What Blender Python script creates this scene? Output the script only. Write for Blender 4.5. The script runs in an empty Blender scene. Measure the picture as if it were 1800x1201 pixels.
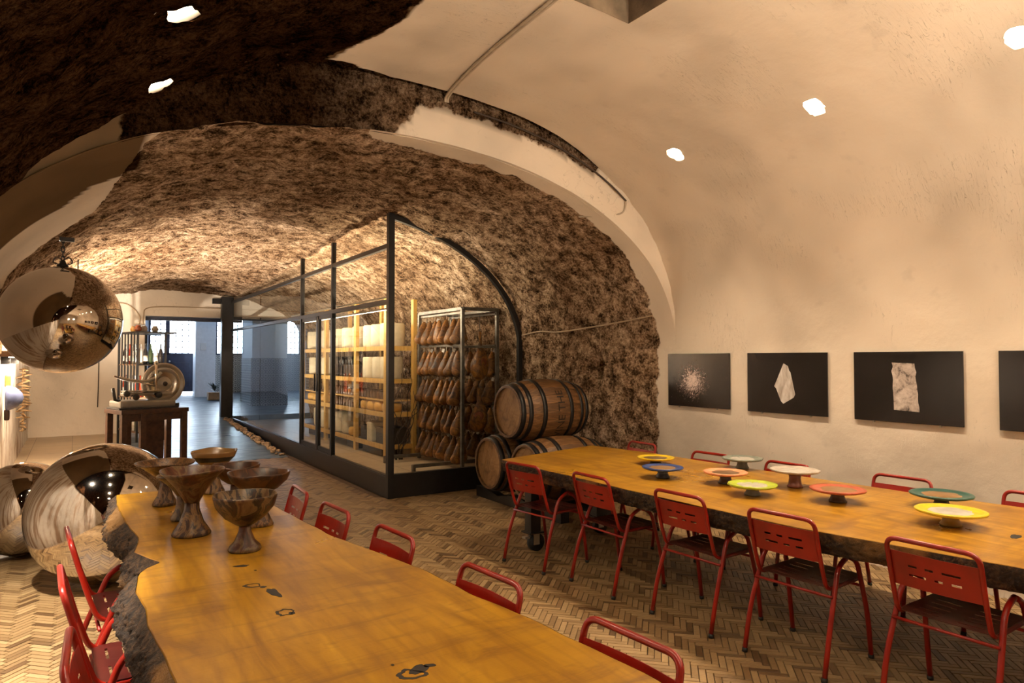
import bpy, bmesh, math, random
from mathutils import Vector, Matrix, Euler, noise
random.seed(7)
R = math.radians
SC = bpy.context.scene
COL = SC.collection

# ------------------------------------------------------------------ camera
cam_d = bpy.data.cameras.new('camera'); cam = bpy.data.objects.new('camera', cam_d); COL.objects.link(cam)
cam_d.sensor_width = 36.0; cam_d.lens = 24.0; cam_d.clip_start = 0.05
cam.location = (0, 0, 1.64)
cam.rotation_euler = (R(90) + math.atan(31.5/1200), 0, -math.atan(770/1200))
SC.camera = cam

# ------------------------------------------------------------------ world, exposure
w = bpy.data.worlds.new('world'); SC.world = w; w.use_nodes = True
bg = w.node_tree.nodes['Background']; bg.inputs[0].default_value = (0.72, 0.84, 1.0, 1); bg.inputs[1].default_value = 32.0
SC.view_settings.view_transform = 'Standard'; SC.view_settings.look = 'None'
SC.view_settings.gamma = 1; SC.view_settings.use_curve_mapping = False
SC.view_settings.exposure = 0.2
SC.cycles.use_denoising = True
SC.cycles.max_bounces = 7; SC.cycles.diffuse_bounces = 4; SC.cycles.glossy_bounces = 3; SC.cycles.transparent_max_bounces = 12
SC.cycles.use_adaptive_sampling = True; SC.cycles.adaptive_threshold = 0.025
SC.cycles.sample_clamp_indirect = 6.0
WARM = (1.0, 0.775, 0.53)
def lamp(name, kind, loc, target, energy, color, **kw):
    d = bpy.data.lights.new(name, kind); d.energy = energy; d.color = color
    for k, v in kw.items(): setattr(d, k, v)
    o = bpy.data.objects.new(name, d); COL.objects.link(o); o.location = loc
    if target is not None:
        o.rotation_euler = (Vector(target) - Vector(loc)).to_track_quat('-Z', 'Y').to_euler()
    return o
# portals at the street windows (they only tell the sky light where the openings are)
for (x0, x1) in ((1.92, 3.22), (3.80, 4.90), (6.0, 6.45)):
    o = lamp('window_portal', 'AREA', ((x0+x1)/2, 23.5, 2.38), ((x0+x1)/2, 10, 2.38), 1, (1, 1, 1), shape='RECTANGLE', size=x1-x0, size_y=1.15)
    o.data.cycles.is_portal = True
SPOT_W = 66.0; UP_W = 480.0; WARM_UP = (1.0, .80, .58)

# ------------------------------------------------------------------ material helpers
MATS = {}
class NT:
    def __init__(s, name):
        s.m = bpy.data.materials.new(name); s.m.use_nodes = True
        s.n = s.m.node_tree.nodes; s.l = s.m.node_tree.links
        s.b = s.n['Principled BSDF']; s.out = s.n['Material Output']
        MATS[name] = s.m
    def new(s, t, **kw):
        n = s.n.new('ShaderNode' + t)
        for k, v in kw.items(): setattr(n, k, v)
        return n
    def link(s, a, b): s.l.new(a, b)
    def coord(s, scale=(1, 1, 1), kind='Object', rot=(0, 0, 0)):
        tc = s.new('TexCoord'); mp = s.new('Mapping'); mp.inputs['Scale'].default_value = scale; mp.inputs['Rotation'].default_value = rot
        s.link(tc.outputs[kind], mp.inputs[0]); return mp.outputs[0]
    def noise(s, vec, scale, detail=4, rough=.55, dist=0):
        n = s.new('TexNoise'); n.inputs['Scale'].default_value = scale; n.inputs['Detail'].default_value = detail
        n.inputs['Roughness'].default_value = rough; n.inputs['Distortion'].default_value = dist
        s.link(vec, n.inputs['Vector']); return n.outputs['Fac']
    def ramp(s, fac, stops, interp='LINEAR'):
        r = s.new('ValToRGB'); cr = r.color_ramp; cr.interpolation = interp
        while len(cr.elements) < len(stops): cr.elements.new(.5)
        for e, (p, c) in zip(cr.elements, stops):
            e.position = p; e.color = (c[0], c[1], c[2], 1) if not isinstance(c, float) else (c, c, c, 1)
        s.link(fac, r.inputs[0]); return r.outputs[0]
    def mix(s, fac, a, b, mode='MIX'):
        m = s.new('Mix', data_type='RGBA', blend_type=mode)
        for sock, v in ((m.inputs['Factor'], fac), (m.inputs['A'], a), (m.inputs['B'], b)):
            if isinstance(v, (int, float)): sock.default_value = v
            elif isinstance(v, tuple): sock.default_value = (*v, 1)
            else: s.link(v, sock)
        return m.outputs['Result']
    def math(s, op, a, b=0.0):
        m = s.new('Math', operation=op)
        for sock, v in ((m.inputs[0], a), (m.inputs[1], b)):
            if isinstance(v, (int, float)): sock.default_value = v
            else: s.link(v, sock)
        return m.outputs[0]
    def bump(s, h, strength, dist=.02, prev=None):
        b = s.new('Bump'); b.inputs['Strength'].default_value = strength; b.inputs['Distance'].default_value = dist
        s.link(h, b.inputs['Height'])
        if prev is not None: s.link(prev, b.inputs['Normal'])
        return b.outputs[0]
    def set(s, color=None, rough=None, metal=None, normal=None, **kw):
        for k, v in (('Base Color', color), ('Roughness', rough), ('Metallic', metal), ('Normal', normal)):
            if v is None: continue
            if isinstance(v, tuple): s.b.inputs[k].default_value = (*v, 1)
            elif isinstance(v, (int, float)): s.b.inputs[k].default_value = v
            else: s.link(v, s.b.inputs[k])
        for k, v in kw.items(): s.b.inputs[k].default_value = v
        return s.m

def simple(name, col, rough=.5, metal=0., var=.15, scale=12, bump=0., bscale=40, obj_var=0., **kw):
    t = NT(name); v = t.coord()
    f = t.noise(v, scale, 4)
    lo = tuple(c*(1-var) for c in col); hi = tuple(min(1, c*(1+var)) for c in col)
    c = t.ramp(f, [(.3, lo), (.7, hi)])
    if obj_var:
        oi = t.new('ObjectInfo'); g = t.ramp(oi.outputs['Random'], [(0, 1-obj_var), (1, 1+0*obj_var)])
        c = t.mix(1.0, c, g, 'MULTIPLY')
    nm = t.bump(t.noise(v, bscale, 5), bump, .01) if bump else None
    return t.set(c, rough, metal, nm, **kw)

def rock_nodes(t, v, dark=1.0):
    """brown tuff: pitted, speckled with pale grains; returns colour, normal"""
    big = t.noise(v, .8, 3, .62, .4); mid = t.noise(v, 8.0, 4, .70, .15); fine = t.noise(v, 40.0, 3, .78, 0)
    vo = t.new('TexVoronoi', feature='F1'); vo.inputs['Scale'].default_value = 17; vo.inputs['Randomness'].default_value = 1; t.link(v, vo.inputs['Vector'])
    h = t.math('ADD', t.math('MULTIPLY', mid, .55), t.math('MULTIPLY', fine, .45))
    c1 = t.ramp(h, [(.37, (.010*dark, .006*dark, .004*dark)), (.44, (.07*dark, .043*dark, .026*dark)), (.50, (.19*dark, .128*dark, .083*dark)), (.57, (.34*dark, .25*dark, .175*dark)), (.66, (.50*dark, .41*dark, .31*dark))])
    c2 = t.ramp(big, [(.34, (.50, .43, .37)), (.48, (.80, .76, .70)), (.64, (1.0, 1.0, 1.0))])
    col = t.mix(1.0, c1, c2, 'MULTIPLY')
    chips = t.ramp(vo.outputs['Distance'], [(.10, 1.0), (.17, 0.0)])
    sel = t.ramp(t.noise(v, 11.0, 2), [(.56, 0.0), (.62, 1.0)])
    col = t.mix(t.math('MULTIPLY', chips, sel), col, (.40*dark, .31*dark, .21*dark))
    n = t.bump(mid, 1.0, .09); n = t.bump(fine, 1.0, .03, n)
    return col, n
def plaster_nodes(t, v, base=(.78, .69, .58)):
    a = t.noise(v, .9, 2, .55, .3); b = t.noise(v, 5.0, 3, .6)
    c = t.ramp(a, [(.32, tuple(x*.80 for x in base)), (.5, base), (.7, tuple(min(1, x*1.10) for x in base))])
    c = t.mix(t.ramp(b, [(.62, 0.0), (.75, .30)]), c, tuple(x*.72 for x in base))
    # trowel scratches: thin, short, stretched noise
    vs = t.coord((2.2, 14.0, 2.2), rot=(0, 0, .5)); s = t.noise(vs, 2.6, 2, .4, 1.2)
    sel = t.ramp(t.noise(v, 1.6, 2), [(.5, 0.0), (.6, 1.0)])
    scr = t.math('MULTIPLY', t.ramp(s, [(.492, 0.0), (.5, 1.0), (.508, 0.0)]), sel)
    c = t.mix(t.math('MULTIPLY', scr, .45), c, tuple(x*.45 for x in base))
    n = t.bump(t.noise(v, 3.2, 2, .5), .35, .05); n = t.bump(t.noise(v, 22, 3, .6), .25, .01, n); n = t.bump(scr, .5, .008, n)
    return c, n

t = NT('stone_and_plaster'); v = t.coord()
at = t.new('Attribute', attribute_name='pm')
edge = t.math('ADD', at.outputs['Fac'], t.math('MULTIPLY', t.math('SUBTRACT', t.noise(v, 5, 4, .6), .5), .22))
mask = t.ramp(t.math('ADD', edge, .5), [(.49, 0.0), (.51, 1.0)])
rc, rn = rock_nodes(t, v, 2.0); pc, pn = plaster_nodes(t, v)
at2 = t.new('Attribute', attribute_name='soot_shade')      # smoke blackening of the near left vault, plus recess shade painted on the step
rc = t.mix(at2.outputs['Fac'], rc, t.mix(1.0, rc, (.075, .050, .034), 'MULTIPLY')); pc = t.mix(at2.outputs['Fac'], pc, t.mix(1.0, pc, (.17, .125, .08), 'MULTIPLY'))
mn = t.new('Mix', data_type='VECTOR'); t.link(mask, mn.inputs['Factor']); t.link(rn, mn.inputs[4]); t.link(pn, mn.inputs[5])
t.set(t.mix(mask, rc, pc), t.ramp(mask, [(0, .85), (1, .6)]), 0, mn.outputs[1])
t.b.inputs['Specular IOR Level'].default_value = 0.0

t = NT('plaster'); v = t.coord(); c, n = plaster_nodes(t, v); t.set(c, .6, 0, n)
t = NT('stained_plaster'); v = t.coord(); c, n = plaster_nodes(t, v, (.66, .60, .52))
vs = t.coord((6, 6, .8)); st = t.noise(vs, 1.4, 5, .6, .4)
c = t.mix(t.ramp(st, [(.48, 0.0), (.62, .85)]), c, (.26, .15, .075)); t.set(c, .75, 0, n)

def tile_mat(name, src):
    t = NT(name); v = t.coord((1, 1, 1)) if src == 'isl' else t.coord()
    if src == 'isl':
        g = t.new('NewGeometry'); r = g.outputs['Random Per Island']
    else:
        g = t.new('ObjectInfo'); r = g.outputs['Random']
    c = t.ramp(r, [(0, (.08, .040, .014)), (.08, (.15, .086, .034)), (.3, (.23, .143, .061)), (.75, (.285, .183, .083)), (1, (.35, .235, .112))])
    geo = t.new('NewGeometry'); mp = t.new('Mapping'); mp.inputs['Scale'].default_value = (3, 22, 1); mp.inputs['Rotation'].default_value = (0, 0, .78)
    t.link(geo.outputs['Position'], mp.inputs[0])
    gr = t.ramp(t.noise(mp.outputs[0], 4, 4, .6, .5), [(.3, .82), (.7, 1.08)])
    t.set(t.mix(1.0, c, gr, 'MULTIPLY'), .48)
tile_mat('floor_tile_single', 'obj'); tile_mat('floor_tile_mass', 'isl')
simple('grout', (.15, .095, .055), .9)
t = NT('large_tile'); v = t.coord((1.6, 1.6, 1.6))
br = t.new('TexBrick'); br.offset = 0; br.inputs['Scale'].default_value = 1; br.inputs['Brick Width'].default_value = 1.0; br.inputs['Row Height'].default_value = 1.0
br.inputs['Mortar Size'].default_value = .008; br.inputs['Color1'].default_value = (.46, .34, .21, 1); br.inputs['Color2'].default_value = (.41, .30, .18, 1); br.inputs['Mortar'].default_value = (.14, .09, .05, 1)
t.link(v, br.inputs['Vector']); t.set(t.mix(.35, br.outputs[0], t.ramp(t.noise(t.coord(), 4, 4), [(.3, .6), (.7, 1.0)]), 'MULTIPLY'), .38)
t = NT('ramp_concrete'); v = t.coord((.6, 3.0, 1)); f = t.noise(v, 2.6, 6, .62, .6)
t.set(t.ramp(f, [(.3, (.04, .062, .09)), (.5, (.08, .115, .15)), (.68, (.155, .20, .24))]), t.ramp(f, [(.3, .42), (.7, .25)]), 0, t.bump(f, .2, .02))

t = NT('table_wood'); v = t.coord((4.0, .8, 4)); g1 = t.noise(v, 1.6, 5, .6, 1.8)
lines = t.new('TexWave', bands_direction='X'); lines.inputs['Scale'].default_value = 2.2; lines.inputs['Distortion'].default_value = 9; lines.inputs['Detail'].default_value = 3; lines.inputs['Detail Scale'].default_value = .7
t.link(t.coord((2.4, .55, 1)), lines.inputs[0])
st = t.noise(t.coord((1.3, 6.0, 1), rot=(0, 0, .32)), 1.9, 6, .66, .9); blot = t.noise(t.coord(), 1.5, 5, .62, .5); fine = t.noise(t.coord((3, 26, 3), rot=(0, 0, .32)), 4, 4, .6)
c = t.ramp(g1, [(.30, (.20, .088, .006)), (.46, (.31, .146, .008)), (.60, (.38, .19, .011)), (.74, (.46, .25, .020))])
c = t.mix(t.ramp(lines.outputs[1], [(.75, 0.0), (.98, .20)]), c, (.16, .062, .009))
c = t.mix(t.ramp(st, [(.50, 0.0), (.68, .72)]), c, (.145, .058, .009))
c = t.mix(t.ramp(blot, [(.55, 0.0), (.72, .60)]), c, (.13, .055, .011))
t.set(c, t.ramp(blot, [(.3, .26), (.7, .36)]), 0, t.bump(fine, .10, .003))
t = NT('bark'); v = t.coord(); f = t.noise(v, 24, 6, .72, .8); f2 = t.noise(v, 2.0, 3)
c = t.ramp(f, [(.34, (.004, .0025, .0015)), (.48, (.030, .015, .006)), (.60, (.085, .044, .017)), (.76, (.19, .105, .042))])
c = t.mix(t.ramp(f2, [(.55, 0.0), (.62, .85)]), c, (.27, .135, .032))
t.set(c, .8, 0, t.bump(f, 1.0, .03))
simple('shaft_plaster_shade', (.26, .19, .125), .8, var=.5, scale=5, bump=.4)  # shade inside the shaft painted in as a darker plaster colour
simple('dark_knot', (.008, .004, .002), .7)
simple('sawn_light', (.55, .32, .10), .5, var=.25)

simple('red_paint', (.24, .0085, .003), .30, var=.22, scale=6)
simple('red_seat', (.05, .005, .0035), .36, var=.3, scale=8)
simple('black_steel', (.012, .011, .011), .38, .2, var=.3)
simple('navy_paint', (.012, .014, .035), .42, var=.3)
simple('rack_steel', (.16, .145, .125), .42, .8, var=.3)
simple('zinc', (.55, .53, .48), .3, .9)
simple('rubber', (.012, .012, .012), .6)
t = NT('mirror_steel'); v = t.coord((1, 1, 1)); f = t.noise(v, 2.4, 4, .6)
t.set((.66, .60, .53), t.ramp(f, [(.35, .03), (.6, .06), (.75, .16)]), 1.0)
t = NT('glass'); t.n.remove(t.b)
fr = t.new('Fresnel'); fr.inputs['IOR'].default_value = 1.5; tr = t.new('BsdfTransparent'); tr.inputs[0].default_value = (.93, .95, .95, 1)
gl = t.new('BsdfGlossy'); gl.inputs['Roughness'].default_value = .01; gl.inputs[0].default_value = (1, 1, 1, 1); ms = t.new('MixShader')
gb = t.new('NewGeometry'); t.link(t.math('MULTIPLY', fr.outputs[0], t.math('SUBTRACT', 1.0, gb.outputs['Backfacing'])), ms.inputs[0]); t.link(tr.outputs[0], ms.inputs[1]); t.link(gl.outputs[0], ms.inputs[2]); t.link(ms.outputs[0], t.out.inputs[0])

t = NT('shelf_wood'); v = t.coord((9, 9, 1.2)); f = t.noise(v, 3, 5, .6, 1)
t.set(t.ramp(f, [(.3, (.42, .22, .04)), (.7, (.66, .40, .10))]), .5)
t = NT('barrel_wood'); v = t.coord((2, 12, 12)); f = t.noise(v, 2.5, 6, .65, .6); oi = t.new('ObjectInfo')
c = t.ramp(f, [(.28, (.05, .022, .008)), (.5, (.16, .075, .024)), (.72, (.30, .155, .055))])
c = t.mix(1.0, c, t.ramp(oi.outputs['Random'], [(0, .62), (1, 1.0)]), 'MULTIPLY'); t.set(c, .5, 0, t.bump(f, .2, .005))
t = NT('barrel_head_wood'); v = t.coord((8, 2, 2)); f = t.noise(v, 3, 6, .65, .5)
t.set(t.ramp(f, [(.3, (.10, .048, .015)), (.5, (.27, .145, .05)), (.72, (.42, .25, .10))]), .55, 0, t.bump(f, .25, .006))
simple('brown_wood', (.055, .022, .010), .45, var=.5, scale=20)
simple('worn_wood', (.17, .10, .055), .6, var=.4, scale=9)

t = NT('ham_skin'); v = t.coord(); f = t.noise(v, 11, 6, .65, .8); oi = t.new('ObjectInfo')
c = t.ramp(f, [(.30, (.022, .007, .002)), (.45, (.13, .045, .006)), (.6, (.32, .125, .014)), (.76, (.50, .23, .03))])
t.set(t.mix(1.0, c, t.ramp(oi.outputs['Random'], [(0, .55), (1, 1.05)]), 'MULTIPLY'), .42, 0, t.bump(f, .6, .02))
simple('ham_cut', (.20, .05, .018), .4, var=.5, scale=16)
simple('paper_tag', (.75, .72, .66), .8)
simple('white_cheese', (.66, .56, .38), .65, var=.12, bump=.2, obj_var=.2)
simple('yellow_cheese', (.62, .33, .06), .5, var=.2, obj_var=.2)
simple('amber_cheese', (.50, .22, .04), .5, var=.3)
simple('dark_jar', (.018, .013, .010), .12, var=.3, obj_var=.4)
simple('brown_jar', (.14, .06, .022), .2, var=.4, obj_var=.5)
simple('crate_dark', (.03, .024, .02), .6, var=.3)
simple('crate_blue', (.03, .04, .075), .5, var=.2)

def lamp_mat(name, col, s):
    t = NT(name); t.n.remove(t.b); e = t.new('Emission'); e.inputs[0].default_value = (*col, 1); e.inputs[1].default_value = s
    t.link(e.outputs[0], t.out.inputs[0])
lamp_mat('lamp_glow', (1, .84, .60), 60.0)
lamp_mat('led_glow', (1, .86, .66), 10.0)

simple('print_black', (.012, .010, .010), .22, var=.4, scale=3, **{'Specular IOR Level': .6})
t = NT('print_white'); v = t.coord(); f = t.noise(v, 14, 6, .7, .5); t.set(t.ramp(f, [(.34, (.05, .04, .035)), (.46, (.42, .36, .33)), (.7, (.72, .66, .62))]), .4)
t = NT('print_diamond'); v = t.coord((1, 1, 1), rot=(0, 0, 0)); f = t.noise(t.coord((1, 14, 4)), 1.6, 4, .6, .4); t.set(t.ramp(f, [(.3, (.30, .25, .21)), (.5, (.56, .52, .49)), (.7, (.78, .76, .74))]), .4)
t = NT('print_splash'); v = t.coord(); f = t.noise(v, 38, 6, .75, 1.4)
gr = t.new('TexGradient', gradient_type='SPHERICAL'); mp = t.new('Mapping'); mp.inputs['Location'].default_value = (0, -.25, .05); mp.inputs['Scale'].default_value = (1, 3.6, 4.2)
tc = t.new('TexCoord'); t.link(tc.outputs['Object'], mp.inputs[0]); t.link(mp.outputs[0], gr.inputs[0])
k = t.math('ADD', t.math('MULTIPLY', gr.outputs[1], .36), f)
t.set(t.ramp(k, [(.63, (.012, .010, .010)), (.70, (.16, .11, .10)), (.80, (.80, .66, .62))]), .25)

def glaze(name, c1, c2, c3, scale=7, dist=2.0, rough=.3):
    t = NT(name); v = t.coord((1, 1, .55)); f = t.noise(v, scale, 4, .6, dist)
    t.set(t.ramp(f, [(.32, c1), (.46, c2), (.54, c3), (.68, c1)]), .38, 0, t.bump(f, .2, .006)); t.b.inputs['Specular IOR Level'].default_value = .35
glaze('glaze_ochre', (0.0754, 0.0319, 0.0093), (0.1392, 0.0696, 0.0232), (0.0232, 0.0093, 0.0041), 22)
glaze('glaze_black_stripe', (0.0058, 0.0041, 0.0035), (0.1508, 0.0812, 0.0261), (0.0290, 0.0081, 0.0041), 11, 2.0)
glaze('glaze_red_brown', (0.0493, 0.0162, 0.0052), (0.0754, 0.0290, 0.0081), (0.0174, 0.0070, 0.0041), 9, 1.0)
glaze('glaze_speckle', (0.0493, 0.0162, 0.0058), (0.1160, 0.0696, 0.0290), (0.0081, 0.0052, 0.0041), 16, 1.0)
glaze('glaze_drip', (0.0203, 0.0087, 0.0046), (0.0580, 0.0162, 0.0058), (0.1044, 0.0638, 0.0261), 14, 1.4)
t = NT('glaze_bands'); tc = t.new('TexCoord'); wv = t.new('TexWave', bands_direction='Z'); wv.inputs['Scale'].default_value = 4.6; wv.inputs['Distortion'].default_value = 1.2; wv.inputs['Phase Offset'].default_value = 1.3
t.link(tc.outputs['Object'], wv.inputs[0]); t.set(t.ramp(wv.outputs[1], [(.52, (.17, .09, .03)), (.6, (.008, .007, .008))]), .25)
for nm, c in (('yellow_glaze', (.56, .38, .012)), ('blue_glaze', (.022, .045, .16)), ('grey_glaze', (.17, .19, .155)), ('salmon_glaze', (.70, .27, .13)), ('lime_glaze', (.36, .43, .025)),
              ('white_glaze', (.42, .36, .30)), ('brick_glaze', (.36, .075, .035)), ('green_glaze', (.030, .085, .070)), ('lemon_glaze', (.58, .43, .018)), ('umber_clay', (.075, .042, .024)),
              ('rust_clay', (.20, .055, .025)), ('grey_clay', (.24, .225, .19)), ('gold_clay', (.38, .26, .06)), ('olive_clay', (.16, .15, .10)), ('blue_clay', (.035, .032, .034)), ('tan_well', (.24, .13, .05)), ('pale_well', (.42, .39, .34)), ('dark_well', (.12, .07, .03))):
    simple(nm, c, .28, var=.22, scale=18)
t = NT('pattern_tile'); v = t.coord((5, 5, 5))
def cell(v):
    fr_ = t.new('VectorMath', operation='FRACTION'); t.link(v, fr_.inputs[0]); sb = t.new('VectorMath', operation='SUBTRACT'); sb.inputs[1].default_value = (.5, .5, .5); t.link(fr_.outputs[0], sb.inputs[0]); return sb.outputs[0]
cv = cell(v); sp = t.new('SeparateXYZ'); t.link(cv, sp.inputs[0])
ax = t.math('ABSOLUTE', sp.outputs[0]); az = t.math('ABSOLUTE', sp.outputs[2])
d1 = t.math('ADD', ax, az); d2 = t.math('SQRT', t.math('ADD', t.math('MULTIPLY', ax, ax), t.math('MULTIPLY', az, az)))
p = t.math('ADD', t.math('SINE', t.math('MULTIPLY', d1, 20)), t.math('SINE', t.math('MULTIPLY', d2, 34)))
t.set(t.ramp(t.math('ADD', t.math('MULTIPLY', p, .25), .5), [(.45, (.06, .055, .055)), (.55, (.40, .37, .33))]), .4)
simple('lobby_white', (.72, .76, .82), .6, var=.05)
simple('device_plastic', (.72, .74, .76), .4, var=.03)
simple('grey_box', (.36, .36, .37), .5, var=.05)
simple('cable_white', (.52, .44, .34), .55, var=.15)
simple('cable_dark', (.05, .035, .025), .6)
simple('conduit', (.46, .34, .22), .5)
simple('pebble', (.33, .23, .14), .8, var=.5, scale=25)
simple('slicer_enamel', (.36, .33, .28), .3, .4, var=.1)
simple('slicer_steel', (.62, .58, .52), .22, .95, var=.1)
simple('slicer_dark', (.03, .028, .027), .4)
simple('driftwood', (.20, .115, .045), .7, var=.5, scale=14)
simple('blue_ceramic', (.14, .17, .32), .25, var=.25)
simple('multi_ceramic', (.45, .24, .06), .4, var=.5)
simple('plant_green', (.02, .028, .022), .6); simple('crate_wood', (.25, .16, .08), .6)
simple('vine_bark', (.025, .016, .010), .8)
simple('stencil_black', (.010, .006, .004), .6)

# ------------------------------------------------------------------ mesh helpers
class MB:
    def __init__(s): s.v = []; s.f = []; s.sm = []
    def add(s, vs, fs, smooth=False, M=None):
        o = len(s.v)
        s.v += [tuple(M @ Vector(p)) if M is not None else tuple(p) for p in vs]
        s.f += [tuple(i+o for i in f) for f in fs]; s.sm += [smooth]*len(fs); return s
    def box(s, c, d, M=None, bev=0.0):
        x, y, z = d[0]/2, d[1]/2, d[2]/2
        if not bev:
            vs = [(c[0]+a*x, c[1]+b*y, c[2]+e*z) for e in (-1, 1) for b in (-1, 1) for a in (-1, 1)]
            return s.add(vs, [(0, 2, 3, 1), (4, 5, 7, 6), (0, 1, 5, 4), (2, 6, 7, 3), (0, 4, 6, 2), (1, 3, 7, 5)], False, M)
        bm = bmesh.new(); bmesh.ops.create_cube(bm, size=1, matrix=Matrix.Diagonal((d[0], d[1], d[2], 1)))
        bmesh.ops.bevel(bm, geom=list(bm.edges), offset=min(bev, min(d)*.45), segments=2, affect='EDGES', profile=.6)
        bmesh.ops.translate(bm, verts=bm.verts, vec=c); bm.verts.index_update()
        vs = [tuple(q.co) for q in bm.verts]; fs = [tuple(q.index for q in f.verts) for f in bm.faces]; bm.free()
        return s.add(vs, fs, False, M)
    def tube(s, pts, r, seg=10, closed=False, M=None, caps=True, square=False):
        P = [Vector(p) for p in pts]; n = len(P); rs = r if isinstance(r, (list, tuple)) else [r]*n
        vs = []; fs = []; up = None
        for i, p in enumerate(P):
            if closed: tg = (P[(i+1) % n] - P[i-1])
            else: tg = (P[min(i+1, n-1)] - P[max(i-1, 0)])
            tg.normalize()
            if up is None: up = Vector((0, 0, 1)) if abs(tg.z) < .9 else Vector((1, 0, 0))
            sx = up.cross(tg); sx = sx.normalized() if sx.length > 1e-6 else tg.orthogonal().normalized(); sy = tg.cross(sx).normalized(); up = sy
            for k in range(seg):
                a = 2*math.pi*(k+(.5 if square else 0))/seg; vs.append(p + sx*(rs[i]*math.cos(a)) + sy*(rs[i]*math.sin(a)))
        m = n if closed else n-1
        for i in range(m):
            for k in range(seg):
                a = i*seg+k; b = i*seg+(k+1) % seg; j = ((i+1) % n)*seg; fs.append((a, b, j+(k+1) % seg, j+k))
        if caps and not closed: fs += [tuple(range(seg))[::-1], tuple((n-1)*seg+k for k in range(seg))]
        return s.add(vs, fs, not square, M)
    def lathe(s, prof, seg=32, M=None, wob=None, cap0=True, cap1=True):
        vs = []; fs = []; n = len(prof)
        for i, (r, z) in enumerate(prof):
            for k in range(seg):
                a = 2*math.pi*k/seg; rr = r
                zz = z
                if wob: rr, zz = wob(r, z, a)
                vs.append((rr*math.cos(a), rr*math.sin(a), zz))
        for i in range(n-1):
            for k in range(seg): fs.append((i*seg+k, i*seg+(k+1) % seg, (i+1)*seg+(k+1) % seg, (i+1)*seg+k))
        if cap0: fs.append(tuple(range(seg))[::-1])
        if cap1: fs.append(tuple((n-1)*seg+k for k in range(seg)))
        return s.add(vs, fs, True, M)
    def grid(s, fn, nu, nv, smooth=True):
        vs = [fn(i, j) for j in range(nv) for i in range(nu)]
        return s.add(vs, [(j*nu+i, j*nu+i+1, (j+1)*nu+i+1, (j+1)*nu+i) for j in range(nv-1) for i in range(nu-1)], smooth)
    def prism(s, poly, axis, a, b, M=None):
        """poly of 2-tuples extruded between a and b along axis 0/1/2"""
        def put(p, q):
            return (q, p[0], p[1]) if axis == 0 else (p[0], q, p[1]) if axis == 1 else (p[0], p[1], q)
        n = len(poly); vs = [put(p, a) for p in poly] + [put(p, b) for p in poly]
        fs = [tuple(range(n))[::-1], tuple(range(n, 2*n))] + [(i, (i+1) % n, n+(i+1) % n, n+i) for i in range(n)]
        return s.add(vs, fs, False, M)
    def plate(s, xs, ys, holes, th, fn=lambda x, y, z: (x, y, z)):
        """thin plate of cells with slots cut out; holes = set of (i,j)"""
        keep = {(i, j) for i in range(len(xs)-1) for j in range(len(ys)-1)} - set(holes)
        idx = {}; vs = []; fs = []
        def V(i, j, k):
            key = (i, j, k)
            if key not in idx: idx[key] = len(vs); vs.append(fn(xs[i], ys[j], (0, th)[k]))
            return idx[key]
        for (i, j) in keep:
            fs.append((V(i, j, 1), V(i+1, j, 1), V(i+1, j+1, 1), V(i, j+1, 1))); fs.append((V(i, j, 0), V(i, j+1, 0), V(i+1, j+1, 0), V(i+1, j, 0)))
            for (di, dj, a, b) in ((-1, 0, (i, j+1), (i, j)), (1, 0, (i+1, j), (i+1, j+1)), (0, -1, (i, j), (i+1, j)), (0, 1, (i+1, j+1), (i, j+1))):
                if (i+di, j+dj) not in keep: fs.append((V(*a, 0), V(*b, 0), V(*b, 1), V(*a, 1)))
        return s.add(vs, fs)
    def mesh(s, name, mat):
        m = bpy.data.meshes.new(name); m.from_pydata(s.v, [], s.f); m.materials.append(MATS[mat]); m.polygons.foreach_set('use_smooth', s.sm); m.update(); return m
    def build(s, name, mat, parent=None, loc=None, rot=None):
        return obj(name, s.mesh(name, mat), parent, loc, rot)
def obj(name, mesh, parent=None, loc=None, rot=None):
    o = bpy.data.objects.new(name, mesh); COL.objects.link(o)
    if parent is not None: o.parent = parent
    if loc is not None: o.location = loc
    if rot is not None: o.rotation_euler = rot
    return o
def tag(o, label=None, cat=None, group=None, kind=None):
    for k, q in (('label', label), ('category', cat), ('group', group), ('kind', kind)):
        if q is not None: o[k] = q
    return o
def thing(name, label, cat, loc=(0, 0, 0), rz=0.0, group=None):
    o = bpy.data.objects.new(name, None); COL.objects.link(o); o.location = loc; o.rotation_euler = (0, 0, rz); o.empty_display_size = .1
    return tag(o, label, cat, group)
def struct(o, label): return tag(o, label, None, None, 'structure')
def dup(root, loc, rz, label, group=None, scale=None):
    def cp(o, par):
        c = o.copy(); COL.objects.link(c); c.parent = par
        for ch in o.children: cp(ch, c)
        return c
    r = cp(root, None); r.location = loc; r.rotation_euler = (0, 0, rz); r['label'] = label
    if group: r['group'] = group
    if scale: r.scale = scale
    return r
def bez(pts, n=8, closed=False):
    """Catmull-Rom through points"""
    P = [Vector(p) for p in pts]; out = []
    m = len(P) if closed else len(P)-1
    for i in range(m):
        p0 = P[i-1] if (i > 0 or closed) else P[0]; p1 = P[i]; p2 = P[(i+1) % len(P)]; p3 = P[(i+2) % len(P)] if (closed or i+2 < len(P)) else P[-1]
        for k in range(n):
            t_ = k/n; out.append(.5*((2*p1)+(p2-p0)*t_+(2*p0-5*p1+4*p2-p3)*t_*t_+(3*p1-p0-3*p2+p3)*t_**3))
    if not closed: out.append(P[-1])
    return out
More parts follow.
